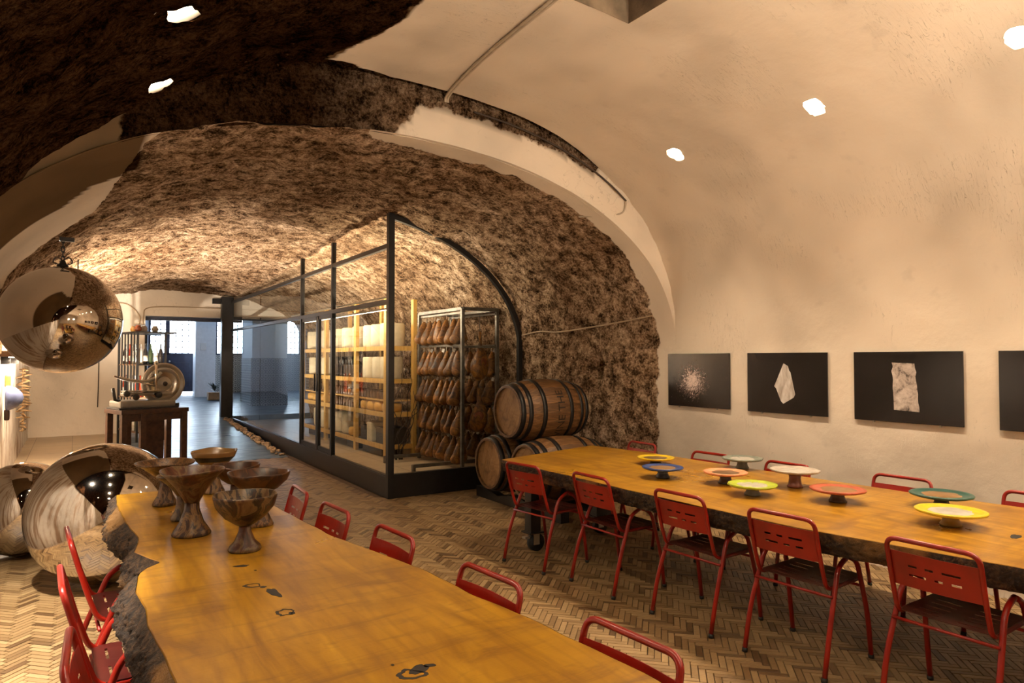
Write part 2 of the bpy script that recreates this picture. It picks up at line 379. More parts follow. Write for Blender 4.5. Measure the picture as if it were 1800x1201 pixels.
def round_path(pts, r, n=5):
    """polyline with rounded corners of radius r"""
    P = [Vector(p) for p in pts]; out = [P[0]]
    for i in range(1, len(P)-1):
        a = (P[i-1]-P[i]); b = (P[i+1]-P[i]); q = min(r, a.length*.49, b.length*.49); a.normalize(); b.normalize()
        s_, e_ = P[i]+a*q, P[i]+b*q
        for k in range(n+1):
            t_ = k/n; out.append(s_*(1-t_)**2 + P[i]*2*t_*(1-t_) + e_*t_*t_)
    out.append(P[-1]); return out
def fbm(p, o=4):
    return noise.fractal(Vector(p), 1.0, 2.0, o)
def lerp(a, b, t_): return a+(b-a)*t_
def pl(x, pts):
    if x <= pts[0][0]: return pts[0][1]
    for (a, b), (c, d) in zip(pts, pts[1:]):
        if x <= c: return lerp(b, d, (x-a)/(c-a))
    return pts[-1][1]
ORD = ['first', 'second', 'third', 'fourth', 'fifth', 'sixth', 'seventh', 'eighth', 'ninth', 'tenth', 'eleventh', 'twelfth']

# ------------------------------------------------------------------ vault sections
XL = -0.78
def sec_front(u):
    """u 0..1 over the arch from left spring to right spring -> x, z"""
    ph = math.pi*(1-u); cx, ax = 2.32, 3.10; ca, sa = math.cos(ph), math.sin(ph)
    n = 1.8 if ca < 0 else 2.4
    n = lerp(1.8, 2.4, min(1, max(0, (ca+.25)/.5)))
    return cx + ax*math.copysign(abs(ca)**(2/n), ca), 1.70 + 2.20*max(sa, 0)**(2/n)
def tun_xr(y): return pl(y, [(5.2, 5.42), (5.6, 5.40), (6.6, 5.16), (7.5, 5.05), (18, 5.05)])
def tun_top(y): return pl(y, [(5.2, 1.78), (8, 1.75), (17.6, 1.50)])
def sec_tun(u, y):
    ph = math.pi*(1-u); xr = tun_xr(y); cx, ax = (xr+XL)/2, (xr-XL)/2; ca, sa = math.cos(ph), math.sin(ph); n = 2.15
    return cx + ax*math.copysign(abs(ca)**(2/n), ca), 1.72 + tun_top(y)*max(sa, 0)**(2/n)
def attr(mesh, name, vals):
    a = mesh.attributes.new(name, 'FLOAT', 'POINT'); a.data.foreach_set('value', vals)

LAMPS_R = [(4.47, y) for y in (4.28, 2.93, 1.66, .36, -.95, -2.25)]
LAMPS_L = [(.43, y) for y in (4.72, 3.68, 2.45, 1.20, -.10, -1.40)]
SHAFT = (2.45, 3.06, 2.70, 3.34)
def front_plaster(x, y):
    xb = pl(y, [(0, 1.85), (4.05, 1.76), (4.45, 1.62), (4.85, 1.50), (5.0, 1.62), (5.2, 1.80)]); return max(-.5, min(.5, x-xb))
def front_disp(x, y, z, m):
    q = fbm((x*1.6, y*1.6, z*1.6), 4)*.05 + fbm((x*6, y*6, z*6+9), 3)*.022
    return q*min(1, max(.10, .5-m*6))

def GROOVE(x): return pl(x, [(-.2, .02), (.3, .16), (.6, .34), (1.6, .34), (2.1, .14), (3.8, .09), (4.6, .0)])
# ---- front vault (ceiling), with ragged holes for the lamp niches and a square shaft
NU, YS = 300, [-4+.35*i for i in range(12)] + [.2+.0315*i for i in range(159)] + [5.2]
YS = sorted(set(round(y, 3) for y in YS))
vs, pm, soot_shade, idx = [], [], [], {}
for j, y in enumerate(YS):
    for i in range(NU+1):
        x, z = sec_front(i/NU); m = front_plaster(x, y); d = front_disp(x, y, z, m)
        nx, nz = (x-2.32)/9.6, (z-1.2)/4.8; l = math.hypot(nx, nz)
        ye = y if y < 4.8 else 4.8+(y-4.8)*(5.2-GROOVE(x)-4.8)/.4
        vs.append((x+nx/l*d, ye, z+nz/l*d)); pm.append(m); soot_shade.append(1.0 if m < .02 else 0.)
fs = []
def in_hole(x, y):
    if SHAFT[0] < x < SHAFT[1] and SHAFT[2] < y < SHAFT[3]: return True
    return False
for j in range(len(YS)-1):
    for i in range(NU):
        c = [j*(NU+1)+i, j*(NU+1)+i+1, (j+1)*(NU+1)+i+1, (j+1)*(NU+1)+i]
        cx = sum(vs[k][0] for k in c)/4; cy = sum(vs[k][1] for k in c)/4; cz = vs[c[0]][2]
        if cz > 2.6 and in_hole(cx, cy): continue
        if cz > 2.6 and any(math.hypot((cx-a), (cy-b)) < .072+.018*noise.noise((cx*30, cy*30, 0)) for a, b in LAMPS_R+LAMPS_L): continue
        fs.append(tuple(c[::-1]))
used = set(k for f in fs for k in f)
cells = {}
for f in fs:
    for k in f: cells[k] = cells.get(k, 0)+1
for k, q in enumerate(vs):
    if k in used and cells[k] < 4 and q[2] > 3.4 and SHAFT[0]-.05 < q[0] < SHAFT[1]+.05 and SHAFT[2]-.05 < q[1] < SHAFT[3]+.05:
        x_, y_ = q[0], q[1]
        for a in SHAFT[:2]:
            if abs(x_-a) < .03: x_ = a
        for b in SHAFT[2:]:
            if abs(y_-b) < .03: y_ = b
        vs[k] = (x_, y_, q[2])
    if k in used and cells[k] < 4 and q[2] > 2.6:
        for a, b in LAMPS_R+LAMPS_L:
            dx, dy = q[0]-a, q[1]-b; d = math.hypot(dx, dy)
            if d < .13: r = .072*(1+.22*noise.noise((dx*22, dy*22, a+b))); vs[k] = (a+dx/d*r, b+dy/d*r, q[2])
me = bpy.data.meshes.new('ceiling'); me.from_pydata(vs, [], fs); me.materials.append(MATS['stone_and_plaster']); me.polygons.foreach_set('use_smooth', [True]*len(fs)); attr(me, 'pm', pm); attr(me, 'soot_shade', soot_shade)
ceil = struct(obj('ceiling', me), 'near vault, cream plaster on the right and bare dark stone on the left')
# shaft up through the plaster
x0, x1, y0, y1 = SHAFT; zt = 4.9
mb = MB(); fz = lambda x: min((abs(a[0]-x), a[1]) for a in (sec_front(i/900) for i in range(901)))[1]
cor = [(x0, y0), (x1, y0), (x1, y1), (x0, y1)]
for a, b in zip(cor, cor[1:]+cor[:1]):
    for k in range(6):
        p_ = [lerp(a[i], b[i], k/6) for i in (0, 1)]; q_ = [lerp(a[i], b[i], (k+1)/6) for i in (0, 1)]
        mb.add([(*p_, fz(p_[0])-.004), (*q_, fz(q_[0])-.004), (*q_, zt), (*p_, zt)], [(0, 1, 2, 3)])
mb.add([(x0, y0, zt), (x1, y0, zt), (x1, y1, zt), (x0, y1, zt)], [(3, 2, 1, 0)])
mb.build('shaft_lining', 'shaft_plaster_shade', ceil)
# straight parts of the near room
def wall_strip(name, xf, ys, zs, mat, label, pmf=None, disp=0.0, sgn=1):
    vs, pm, so = [], [], []
    for y in ys:
        for z in zs:
            x = xf(y); m = pmf(y, z) if pmf else .5
            k = min(1, max(.08, .5-m*6)) if pmf else 1
            d = (fbm((x*2, y*1.8, z*1.8), 4)*.05 + fbm((y*7, z*7, 3), 3)*.025)*disp*k*(1 if pmf else min(1, max(0, (zs[-1]-z)/.5)))
            # a broken-out hole in the bare stone
            if pmf:
                r = math.hypot((y-6.32)/.10, (z-1.52)/.17)
                if r < 1.4: d += .22*max(0, 1-r*.75)
            vs.append((x + sgn*d*1.0, y, z)); pm.append(m); so.append(0.)
    n = len(zs); fs = [(j*n+i, j*n+i+1, (j+1)*n+i+1, (j+1)*n+i) for j in range(len(ys)-1) for i in range(n-1)]
    if sgn < 0: fs = [f[::-1] for f in fs]
    me = bpy.data.meshes.new(name); me.from_pydata(vs, [], fs); me.materials.append(MATS[mat]); me.polygons.foreach_set('use_smooth', [True]*len(fs)); attr(me, 'pm', pm); attr(me, 'soot_shade', so)
    return struct(obj(name, me), label)
fr = lambda a, b, n: [a+(b-a)*i/n for i in range(n+1)]
wall_strip('wall_right', lambda y: 5.42, fr(-4, 5.23, 90), fr(-.02, 1.72, 20), 'plaster', 'cream plaster wall where the black pictures hang', disp=.12)
wall_strip('wall_left', lambda y: XL, fr(-4, 5.2, 60), fr(-.02, 1.70, 14), 'stained_plaster', 'low left wall of the near room', disp=.3, sgn=-1)
MB().prism([(-.9, -.02), (5.5, -.02), (5.5, 4.0), (-.9, 4.0)], 1, -4.1, -4.0).build('wall_back', 'plaster').__setitem__('kind', 'structure')
bpy.data.objects['wall_back']['label'] = 'plaster end wall behind the tables'

# ---- tunnel beyond
def tun_plaster(x, y):
    ye = pl(x, [(-.8, 8.2), (-.4, 8.25), (-.1, 8.1), (.17, 7.6), (.29, 6.5), (.42, 5.4), (.6, 4.8), (1.85, 4.8), (2.05, 5.42), (2.4, 5.46), (5.5, 5.46)])
    return max(-.5, min(.5, (ye-y)))
YT = fr(5.2, 8.6, 68) + fr(8.7, 17.5, 110); NT_ = 150
vs, pm, so = [], [], []
for y in YT:
    for i in range(NT_+1):
        x, z = sec_tun(i/NT_, y); m = tun_plaster(x, y); k = min(1, max(.06, .5-m*6))
        d = (fbm((x*1.5, y*1.5, z*1.5+4), 4)*.06 + fbm((x*6, y*6, z*6), 3)*.03)*k
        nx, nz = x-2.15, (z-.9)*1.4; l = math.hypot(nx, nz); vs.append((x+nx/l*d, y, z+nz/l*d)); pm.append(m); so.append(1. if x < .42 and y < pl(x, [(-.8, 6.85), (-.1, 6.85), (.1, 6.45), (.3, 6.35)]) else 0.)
n = NT_+1; fs = [(j*n+i, (j+1)*n+i, (j+1)*n+i+1, j*n+i+1) for j in range(len(YT)-1) for i in range(NT_)]
me = bpy.data.meshes.new('ceiling_tunnel'); me.from_pydata(vs, [], fs); me.materials.append(MATS['stone_and_plaster']); me.polygons.foreach_set('use_smooth', [True]*len(fs)); attr(me, 'pm', pm); attr(me, 'soot_shade', so)
struct(obj('ceiling_tunnel', me), 'rough brown tuff vault of the tunnel behind the tables')
wall_strip('wall_tunnel_right', tun_xr, fr(5.18, 8.8, 90)+fr(8.9, 17.5, 80), fr(-.02, 1.76, 44), 'stone_and_plaster', 'rough tuff side wall with a broken hole, behind the barrels', lambda y, z: max(-.5, min(.5, 5.46-y)), 1.0)
wall_strip('wall_tunnel_left', lambda y: XL, fr(5.2, 17.5, 90), fr(-.02, 1.72, 14), 'stained_plaster', 'stained whitewashed left wall of the tunnel', disp=.4, sgn=-1)
# transverse step between the two vaults
vs, pm, so, fs = [], [], [], []; NS = 220; NR = 14
for i in range(NS+1):
    a = sec_front(i/NS); b = sec_tun(i/NS, 5.2); g = GROOVE(a[0])*1.6
    k_ = a[0] < 4.5
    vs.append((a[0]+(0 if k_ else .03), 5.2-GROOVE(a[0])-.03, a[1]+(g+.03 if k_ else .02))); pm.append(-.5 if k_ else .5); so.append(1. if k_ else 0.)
    for k in range(1, NR+1):
        t_ = (k-1)/(NR-1); x = lerp(a[0], b[0], t_); z = lerp(a[1]+(g+.03 if k_ else 0), b[1]-.004, t_)
        m = max(-.5, min(.5, (x-2.25) if x > 1.0 else (.25-x)))
        if x > 1.0: m = min(m + (t_-.9)*.5, (t_-pl(x, [(2.2, .55), (3.6, .50), (4.3, .36), (4.5, -1)]))*.6)
        vs.append((x, 5.19+.05*t_*t_+.02*fbm((x*4, z*4, 0), 3), z)); pm.append(m); so.append(pl(x, [(1.5, 1.0), (2.3, .6)]) if m < .02 or x < .6 else 0.)  # groove and upper step blackened: recess shade put into the colour
n = NR+1
for i in range(NS):
    for k in range(NR): fs.append((i*n+k, i*n+k+1, (i+1)*n+k+1, (i+1)*n+k))
me = bpy.data.meshes.new('trim_1'); me.from_pydata(vs, [], fs); me.materials.append(MATS['stone_and_plaster']); me.polygons.foreach_set('use_smooth', [True]*len(fs)); attr(me, 'pm', pm); attr(me, 'soot_shade', so)
struct(obj('trim_1', me), 'stepped arch face where the near vault meets the lower tunnel')

# ---- far wall with the passage to the street door
mb = MB(); mb.prism([(XL-.1, -.02), (1.35, -.02), (1.35, 2.63), (XL-.1, 2.63)], 1, 17.45, 17.75)
w1 = struct(mb.build('wall_far', 'plaster'), 'cream end wall of the tunnel left of the street passage')
arch = [sec_tun(i/40, 17.45) for i in range(41)]
poly = [(x, z+.12) for x, z in arch if z > 2.63] ; poly = [(poly[0][0]-.2, 2.63)] + poly + [(poly[-1][0]+.2, 2.63)]
MB().prism(poly, 1, 17.44, 17.76).build('lintel', 'plaster', w1)
zr = lambda y: .05*(y-11.7)
# street lobby
mb = MB(); mb.prism([(.5, 3.22), (6.8, 3.22), (6.8, 3.3), (.5, 3.3)], 1, 17.6, 23.5)
struct(mb.build('ceiling_lobby', 'lobby_white'), 'white ceiling of the street lobby')
struct(MB().box((.62, 20.6, 1.5), (.1, 5.8, 3.5)).build('wall_lobby_left', 'lobby_white'), 'white left wall of the street lobby')
struct(MB().box((6.72, 20.6, 1.5), (.1, 5.8, 3.5)).build('wall_lobby_right', 'pattern_tile'), 'right wall of the street lobby')
mb = MB(); Y = 23.4
for (a, b) in ((.5, 1.90), (3.24, 3.78), (4.92, 5.98), (6.47, 6.8)): mb.box(((a+b)/2, Y+.1, 1.6), (b-a, .2, 3.3))
for (a, b) in ((1.90, 3.24), (3.78, 4.92), (5.98, 6.47)): mb.box(((a+b)/2, Y+.1, 3.12), (b-a, .2, .30))
wf = struct(mb.build('wall_street', 'lobby_white'), 'street front wall at the far end')
mb = MB()
for (a, b) in ((3.78, 4.92), (5.98, 6.47)): mb.box(((a+b)/2, Y+.06, 1.05), (b-a, .16, 1.54))
mb.build('tiled_dado', 'pattern_tile', wf)
MB().box((2.35, 17.9, 2.60), (2.3, .12, .10)).build('steel_lintel', 'navy_paint', wf)
# street door: two glazed leaves
dr = thing('door_1', 'navy street door with tall gridded panes, at the end of the ramp', None, (0, 0, 0)); dr['kind'] = 'structure'; del dr['label']; dr['label'] = 'navy street door with tall gridded panes at the ramp end'
def glazed(parent, a, b, zb, z0, z1, cols, rows, frame='navy_paint', panel=True, y=Y):
    mb = MB(); f = .06
    for x in (a+f/2, b-f/2): mb.box((x, y, (zb+z1)/2), (f, .06, z1-zb))
    mb.box(((a+b)/2, y, z1-f/2), (b-a, .06, f)); mb.box(((a+b)/2, y, z0-f/2), (b-a, .06, f))
    mb.build('frame', frame, parent)
    if panel:
        pp = MB().box(((a+b)/2, y, (zb+.02+z0-f)/2), (b-a-2*f, .04, z0-f-zb-.02)).build('panel', frame, parent)
        MB().box(((a+b)/2, y-.03, (zb+z0)/2-.05), ((b-a)*.55, .02, (z0-zb)*.6), bev=.01).build('raised_field', frame, pp)
    W, H_ = (b-a-2*f), (z1-f-z0)
    me = MB().box((0, 0, 0), (W/cols-.012, .006, H_/rows-.012)).mesh('pane', 'glass')
    for i in range(cols):
        for j in range(rows): obj('pane', me, parent, (a+f+W*(i+.5)/cols, y, z0+H_*(j+.5)/rows))
    mb = MB()
    for i in range(1, cols): mb.box((a+f+W*i/cols, y, z0+H_/2), (.024, .02, H_))
    for j in range(1, rows): mb.box(((a+b)/2, y, z0+H_*j/rows), (W, .02, .024))
    mb.build('glazing_bar', frame, parent)
zf = zr(Y)
glazed(dr, 1.90, 2.42, zf+.03, 1.84, 2.97, 3, 6); glazed(dr, 2.42, 3.24, zf+.03, 1.84, 2.97, 4, 6)
MB().lathe([(.02, 0), (.032, .02), (.032, .04), (.01, .06)], 12).build('door_knob', 'zinc', dr, (2.47, Y-.03, 1.58), (R(90), 0, 0))
for k, (a, b, c) in enumerate(((3.78, 4.92, 5), (5.98, 6.47, 3))):
    wn = thing('window_%d' % (k+1), 'tall gridded street window above patterned tiles, %s' % ('beside the white pillar' if k == 0 else 'right of the tiled column'), None); wn['kind'] = 'structure'
    glazed(wn, a, b, 1.82, 1.84, 2.97, c, 6, panel=False)
# pillars in the lobby
p = struct(MB().box((3.32, 22.4, 1.75), (.56, .5, 3.0), bev=.01).build('wall_pillar', 'lobby_white'), 'white pillar beside the street door')
tag(MB().box((0, 0, 0), (.16, .05, .22), bev=.01).build('intercom', 'device_plastic', None, (3.25, 22.12, 2.02)), 'small white intercom fixed to the lobby pillar', 'intercom')
mb = MB(); mb.prism([(4.05, .3), (4.98, .3), (4.98, 3.25), (4.05, 3.25)], 1, 19.3, 20.6)
p2 = struct(mb.build('wall_column', 'lobby_white'), 'pale column with a tiled lower half seen through the glass')
MB().box((4.51, 19.28, 1.0), (.96, .03, 1.35)).build('tiled_dado', 'pattern_tile', p2)
MB().box((4.03, 19.95, 1.0), (.03, 1.34, 1.35)).build('tiled_dado', 'pattern_tile', p2)
pt = thing('potted_plant', 'little dark plant in a wooden crate by the pillar', 'plant', (3.42, 21.2, zr(21.2)))
MB().box((0, 0, .11), (.36, .3, .22), bev=.01).build('crate', 'crate_wood', pt)
mb = MB()
for k in range(26):
    a = random.uniform(0, 6.28); e = random.uniform(.2, 1.2); L = random.uniform(.12, .32); d = Vector((math.cos(a)*math.cos(e), math.sin(a)*math.cos(e), math.sin(e)))
    b = Vector((0, 0, .22+random.uniform(0, .12))); q = b+d*L; sd = d.cross(Vector((0, 0, 1))).normalized()*.03
    mb.add([b, b+d*L*.5+sd, q, b+d*L*.5-sd], [(0, 1, 2, 3)])
mb.build('foliage', 'plant_green', pt)
# unseen shell added to keep sky light out (open only at the street front)
mb = MB(); X0, X1, Y0, Y1, Z0, Z1 = -2.2, 8, -5, 23.35, -1, 5.6
mb.add([(X0, Y0, Z0), (X1, Y0, Z0), (X1, Y1, Z0), (X0, Y1, Z0), (X0, Y0, Z1), (X1, Y0, Z1), (X1, Y1, Z1), (X0, Y1, Z1)], [(0, 3, 2, 1), (4, 5, 6, 7), (0, 1, 5, 4), (1, 2, 6, 5), (3, 0, 4, 7)])
for (a, b, c, d) in ((X0, .5, Z0, Z1), (6.8, X1, Z0, Z1), (.5, 6.8, 3.27, Z1), (.5, 6.8, Z0, .3)):
    mb.add([(a, Y1, c), (b, Y1, c), (b, Y1, d), (a, Y1, d)], [(0, 1, 2, 3)])
struct(mb.build('wall_light_shell', 'grout'), 'unseen light-blocking shell around the cellar')

# ------------------------------------------------------------------ floor
fl = struct(MB().add([(-.95, -4.1, -.012), (5.6, -4.1, -.012), (5.6, 17.7, -.012), (-.95, 17.7, -.012)], [(0, 1, 2, 3)]).build('floor', 'grout'), 'herringbone floor of narrow brown and beige tiles')
TL, TW, NN = .152, .038, 4
LT = [(5.14, .247), (4.8, .235), (4.47, .244), (4.1, .262), (3.86, .285), (3.58, .25), (3.42, .30), (3.34, .335), (3.27, .27), (3.2, .238), (2.97, .213), (2.75, .229), (2.57, .222), (2.35, .239), (2.18, .245), (2.07, .247), (1.6, .27), (1.0, .25), (.55, .27)][::-1]
LTR = [(5.14, .915), (4.7, .975), (4.31, 1.022), (3.87, 1.053), (3.33, 1.102), (2.99, 1.175), (2.64, 1.241), (2.25, 1.269), (1.96, 1.313), (1.72, 1.335), (1.5, 1.354), (1.36, 1.356), (.9, 1.37), (.55, 1.33)][::-1]
RT = [(5.12, 3.179), (4.6, 3.16), (4.15, 3.173), (3.5, 3.165), (2.78, 3.18), (2.22, 3.20), (1.83, 3.28), (1.48, 3.34), (1.3, 3.38), (.6, 3.42), (-.1, 3.40)][::-1]
RTR = [(5.47, 4.48), (5.1, 4.53), (4.69, 4.594), (3.9, 4.60), (3.03, 4.635), (2.4, 4.668), (1.81, 4.76), (1.0, 4.80), (-.1, 4.78)][::-1]
RTZ = .745; RT = [(a*1.017, b*1.017) for a, b in RT]; RTR = [(a*1.017, b*1.017) for a, b in RTR]
cp = Vector((0, 0, 1.64)); cdir = Vector((math.sin(math.atan(770/1200)), math.cos(math.atan(770/1200)), 0)); crt = Vector((cdir.y, -cdir.x, 0))
def seen(x, y):
    q = Vector((x, y, 0)); D = q.dot(cdir)
    if D < 1: return False
    u = q.dot(crt)/D; vv = 1.64/D
    if abs(u) > .75 or vv > .475: return False
    k = (1.64-.76)/1.64; a, b = x*k, y*k
    if .5 < b < 5.14 and pl(b, LT)-.08 < a < pl(b, LTR): return False
    if -.1 < b < 5.2 and pl(b, RT)-.05 < a < pl(b, RTR): return False
    return True
cand, mass = [], MB()
c45 = math.cos(math.pi/4)
def tile_ok(x, y):
    if not (XL+.05 < x < 5.40 and -3.9 < y < 12.6): return False
    if x > 3.05 and y > 7.7: return False
    if x > .86 and y > 11.72: return False
    if x > tun_xr(y)-.03: return False
    return True
for i in range(-190, 430):
    for j in range(-70, 70):
        for kind in (0, 1):
            if kind == 0: cx, cy = i+NN*j+NN/2, i-NN*j+.5
            else: cx, cy = i+NN*j+NN+.5, i-NN*j+1-NN/2
            X, Y_ = cx*TW, cy*TW
            x, y = c45*(X-Y_)+2.3, c45*(X+Y_)
            if not tile_ok(x, y): continue
            cand.append((x, y, math.pi/4 + (math.pi/2 if kind else 0)))
cand.sort(key=lambda q: q[0]**2+q[1]**2)
tm = []
for k in range(2):
    mb = MB(); a, b = TL/2-.0022, TW/2-.0022; e = .0016
    vs = [(-a, -b, -.012), (a, -b, -.012), (a, b, -.012), (-a, b, -.012), (-a, -b, -e), (a, -b, -e), (a, b, -e), (-a, b, -e), (-a+e, -b+e, 0), (a-e, -b+e, 0), (a-e, b-e, 0), (-a+e, b-e, 0)]
    mb.add(vs, [(0, 1, 5, 4), (1, 2, 6, 5), (2, 3, 7, 6), (3, 0, 4, 7), (4, 5, 9, 8), (5, 6, 10, 9), (6, 7, 11, 10), (7, 4, 8, 11), (8, 9, 10, 11)])
    tm.append(mb.mesh('tile', 'floor_tile_single'))
TV = [(-1, -1), (1, -1), (1, 1), (-1, 1)]
nsing = 0
for (x, y, a) in cand:
    dz = random.uniform(-.0006, .0006)
    if nsing < 300 and seen(x, y):
        obj('tile', tm[0], fl, (x, y, dz), (0, 0, a)); nsing += 1
    else:
        ca, sa = math.cos(a), math.sin(a); A, B = TL/2-.0022, TW/2-.0022; o = len(mass.v)
        for z in (-.012, dz):
            for p, q in TV: mass.v.append((x+ca*p*A-sa*q*B, y+sa*p*A+ca*q*B, z))
        for f in ((4, 5, 6, 7), (0, 1, 5, 4), (1, 2, 6, 5), (2, 3, 7, 6), (3, 0, 4, 7)): mass.f.append(tuple(k+o for k in f)); mass.sm.append(False)
tag(mass.build('tile_field', 'floor_tile_mass', fl), kind='stuff')
struct(MB().box(((XL+.86)/2-.02, 15.06, -.006), (.86-XL+.1, 5.0, .02)).build('floor_far', 'large_tile'), 'beige square-tiled floor by the far end wall')
# ramp to the street
mb = MB(); mb.prism([(11.72, -.01), (23.6, -.01), (23.6, zr(23.6)), (11.72, .002)], 0, .86, 3.06)
struct(mb.build('floor_ramp', 'ramp_concrete'), 'blue-grey concrete ramp rising to the street door')
mb = MB(); mb.prism([(17.4, -.01), (23.6, -.01), (23.6, zr(23.6)), (17.4, zr(17.4))], 0, 3.06, 6.75); mb.prism([(17.75, -.01), (23.6, -.01), (23.6, zr(23.6)), (17.75, zr(17.75))], 0, .55, .86)
struct(mb.build('floor_lobby', 'ramp_concrete'), 'grey lobby floor inside the street front')
struct(MB().box((4.14, 12.5, .08), (1.86, 9.7, .18)).build('floor_enclosure', 'large_tile'), 'raised tiled floor inside the glass room')

# pebbles along the ramp
mb = MB()
for k in range(130):
    y = random.uniform(11.9, 16.9); x = 2.99+random.uniform(-.08, .05); r = random.uniform(.02, .05); z = zr(y)+r*.5
    bm = bmesh.new(); bmesh.ops.create_icosphere(bm, subdivisions=1, radius=r)
    vs = [tuple(Vector((q.co.x*random.uniform(.8, 1.3)+x, q.co.y*random.uniform(.8, 1.3)+y, q.co.z*.75+z))) for q in bm.verts]; fs = [tuple(q.index for q in f.verts) for f in bm.faces]; bm.free(); mb.add(vs, fs, True)
tag(mb.build('pebble_strip', 'pebble'), 'line of small tan pebbles beside the ramp at the glass room', 'pebbles', None, 'stuff')

# ------------------------------------------------------------------ recessed lamps in the near vault
def niche(x, y, side, nth):
    u = None
    for i in range(2000):
        a = sec_front(i/2000)
        if a[0] >= x: u = i/2000; z = a[1]; break
    b = sec_front(min(1, u+.004)); tx, tz = b[0]-a[0], b[1]-a[1]; ang = math.atan2(tz, tx)
    th = thing('recessed_spotlight', '%s recessed ceiling spotlight, %s' % (nth, side), 'spotlight', (x, y, z), 0, 'recessed spotlights in the near vault')
    th.rotation_euler = (0, -ang, 0)
    mb = MB(); mb.lathe([(.16, .015), (.10, .03), (.088, .11), (.06, .13)], 20, cap0=False, cap1=False, wob=lambda r, z_, a_: (r*(1+.10*noise.noise((math.cos(a_)*2+x*7, math.sin(a_)*2+y*3, z_*9))), z_))
    mb.build('niche', 'plaster', th)
    MB().lathe([(.0005, .012), (.045, .016), (.056, .04), (.056, .13), (.0005, .13)], 18, cap0=False, cap1=False).build('bulb', 'lamp_glow', th)
    nx, nz = math.sin(ang)*(.26 if side.startswith('cream') else .15), -math.cos(ang)   # nearly straight down
    lamp('spot', 'SPOT', (x+nx*.03, y, z+nz*.03), (x+nx, y, z+nz), SPOT_W*(3.1 if side.startswith('cream') else .95), WARM, spot_size=R(112 if side.startswith('cream') else 132), spot_blend=1.0 if side.startswith('cream') else .6, shadow_soft_size=.035)
for k, (x, y) in enumerate(LAMPS_R): niche(x, y, 'cream right side of the vault', ['farthest', 'second farthest', 'third farthest', 'fourth', 'fifth', 'sixth'][k])
for k, (x, y) in enumerate(LAMPS_L): niche(x, y, 'dark left side of the vault', ['farthest', 'second farthest', 'third farthest', 'fourth', 'fifth', 'sixth'][k])
# two standing uplighters added behind the camera to brighten the near vault
def uplighter(x, y, e, label):
    th = thing('fill_uplighter', label, 'fill lamp', (x, y, 0))
    MB().lathe([(.16, 0), (.16, .015), (.02, .03), (.001, .03)], 28).build('base', 'black_steel', th); MB().tube([(0, 0, .02), (0, 0, 1.70)], .014).build('pole', 'black_steel', th)
    MB().lathe([(.03, 1.68), (.09, 1.74), (.15, 1.84), (.146, 1.84), (.085, 1.745), (.001, 1.70)], 28).build('bowl_shade', 'black_steel', th)
    MB().lathe([(.001, 1.76), (.05, 1.765), (.05, 1.80), (.001, 1.81)], 18).build('bulb', 'lamp_glow', th)
    lamp('uplight', 'SPOT', (x, y, 1.87), (x+.1, y+.9, 3.2), e, WARM_UP, spot_size=R(150), spot_blend=.6, shadow_soft_size=.09)
uplighter(1.9, -1.5, UP_W, 'added fill uplighter behind the camera, middle'); uplighter(3.5, -1.7, UP_W, 'added fill uplighter behind the camera, toward the picture wall')
# hidden floor light added behind the slicer bench to brighten the tunnel vault
fu = thing('fill_floor_light', 'added fill light hidden on the floor behind the slicer bench', 'fill lamp', (.25, 12.35, 0))
MB().lathe([(.07, .012), (.08, .012), (.08, .16), (.07, .18), (.06, .18), (.055, .13), (.001, .12)], 20).build('housing', 'black_steel', fu); MB().lathe([(.001, .135), (.045, .135), (.045, .15), (.001, .16)], 16).build('bulb', 'lamp_glow', fu)
lamp('uplight', 'SPOT', (.25, 12.35, .22), (1.25, 12.9, 3.0), 1400, (1, .84, .66), spot_size=R(140), spot_blend=.5, shadow_soft_size=.06)
# tunnel lamps: wall washer at the left wall, one by the slicer
def track(x, y, z, tgt, e, label, size=100, col=(1, .76, .50)):
    th = thing('ceiling_spotlight', label, 'spotlight', (x, y, z)); d = Vector(tgt)-Vector((x, y, z)); q = d.to_track_quat('-Z', 'Y').to_euler()
    MB().lathe([(.035, -.02), (.045, -.02), (.045, .10), (.02, .12)], 16, cap0=False).build('housing', 'black_steel', th, None, q)
    MB().lathe([(.0005, -.005), (.034, -.005), (.034, .0), (.0005, 0)], 16, cap0=False, cap1=False).build('bulb', 'lamp_glow', th, None, q)
    MB().tube([(0, 0, .08), (0, 0, .5)], .008).build('stem', 'black_steel', th)
    d.normalize(); lamp('spot', 'SPOT', (x+d.x*.06, y+d.y*.06, z+d.z*.06), tgt, e, col, spot_size=R(size), spot_blend=.7, shadow_soft_size=.04)
track(-.5, 4.6, 2.45, (-.62, 5.1, 0), 680, 'added out-of-frame fill spotlight over the floor left of the steel balls', 70, (1, .88, .74))  # added outside the frame to brighten the left floor
track(-.5, 3.0, 2.45, (-.62, 3.2, 0), 620, 'added out-of-frame fill spotlight over the floor left of the near chairs', 66, (1, .88, .74))  # second added spot, also unseen, for the near left floor
track(.03, 10.6, 2.45, (-.78, 11.0, 1.7), 300, 'black ceiling spotlight washing the whitewashed left wall', 130)
track(.30, 14.2, 2.55, (-.2, 17.4, 1.2), 120, 'black ceiling spotlight aimed at the far end wall', 130)

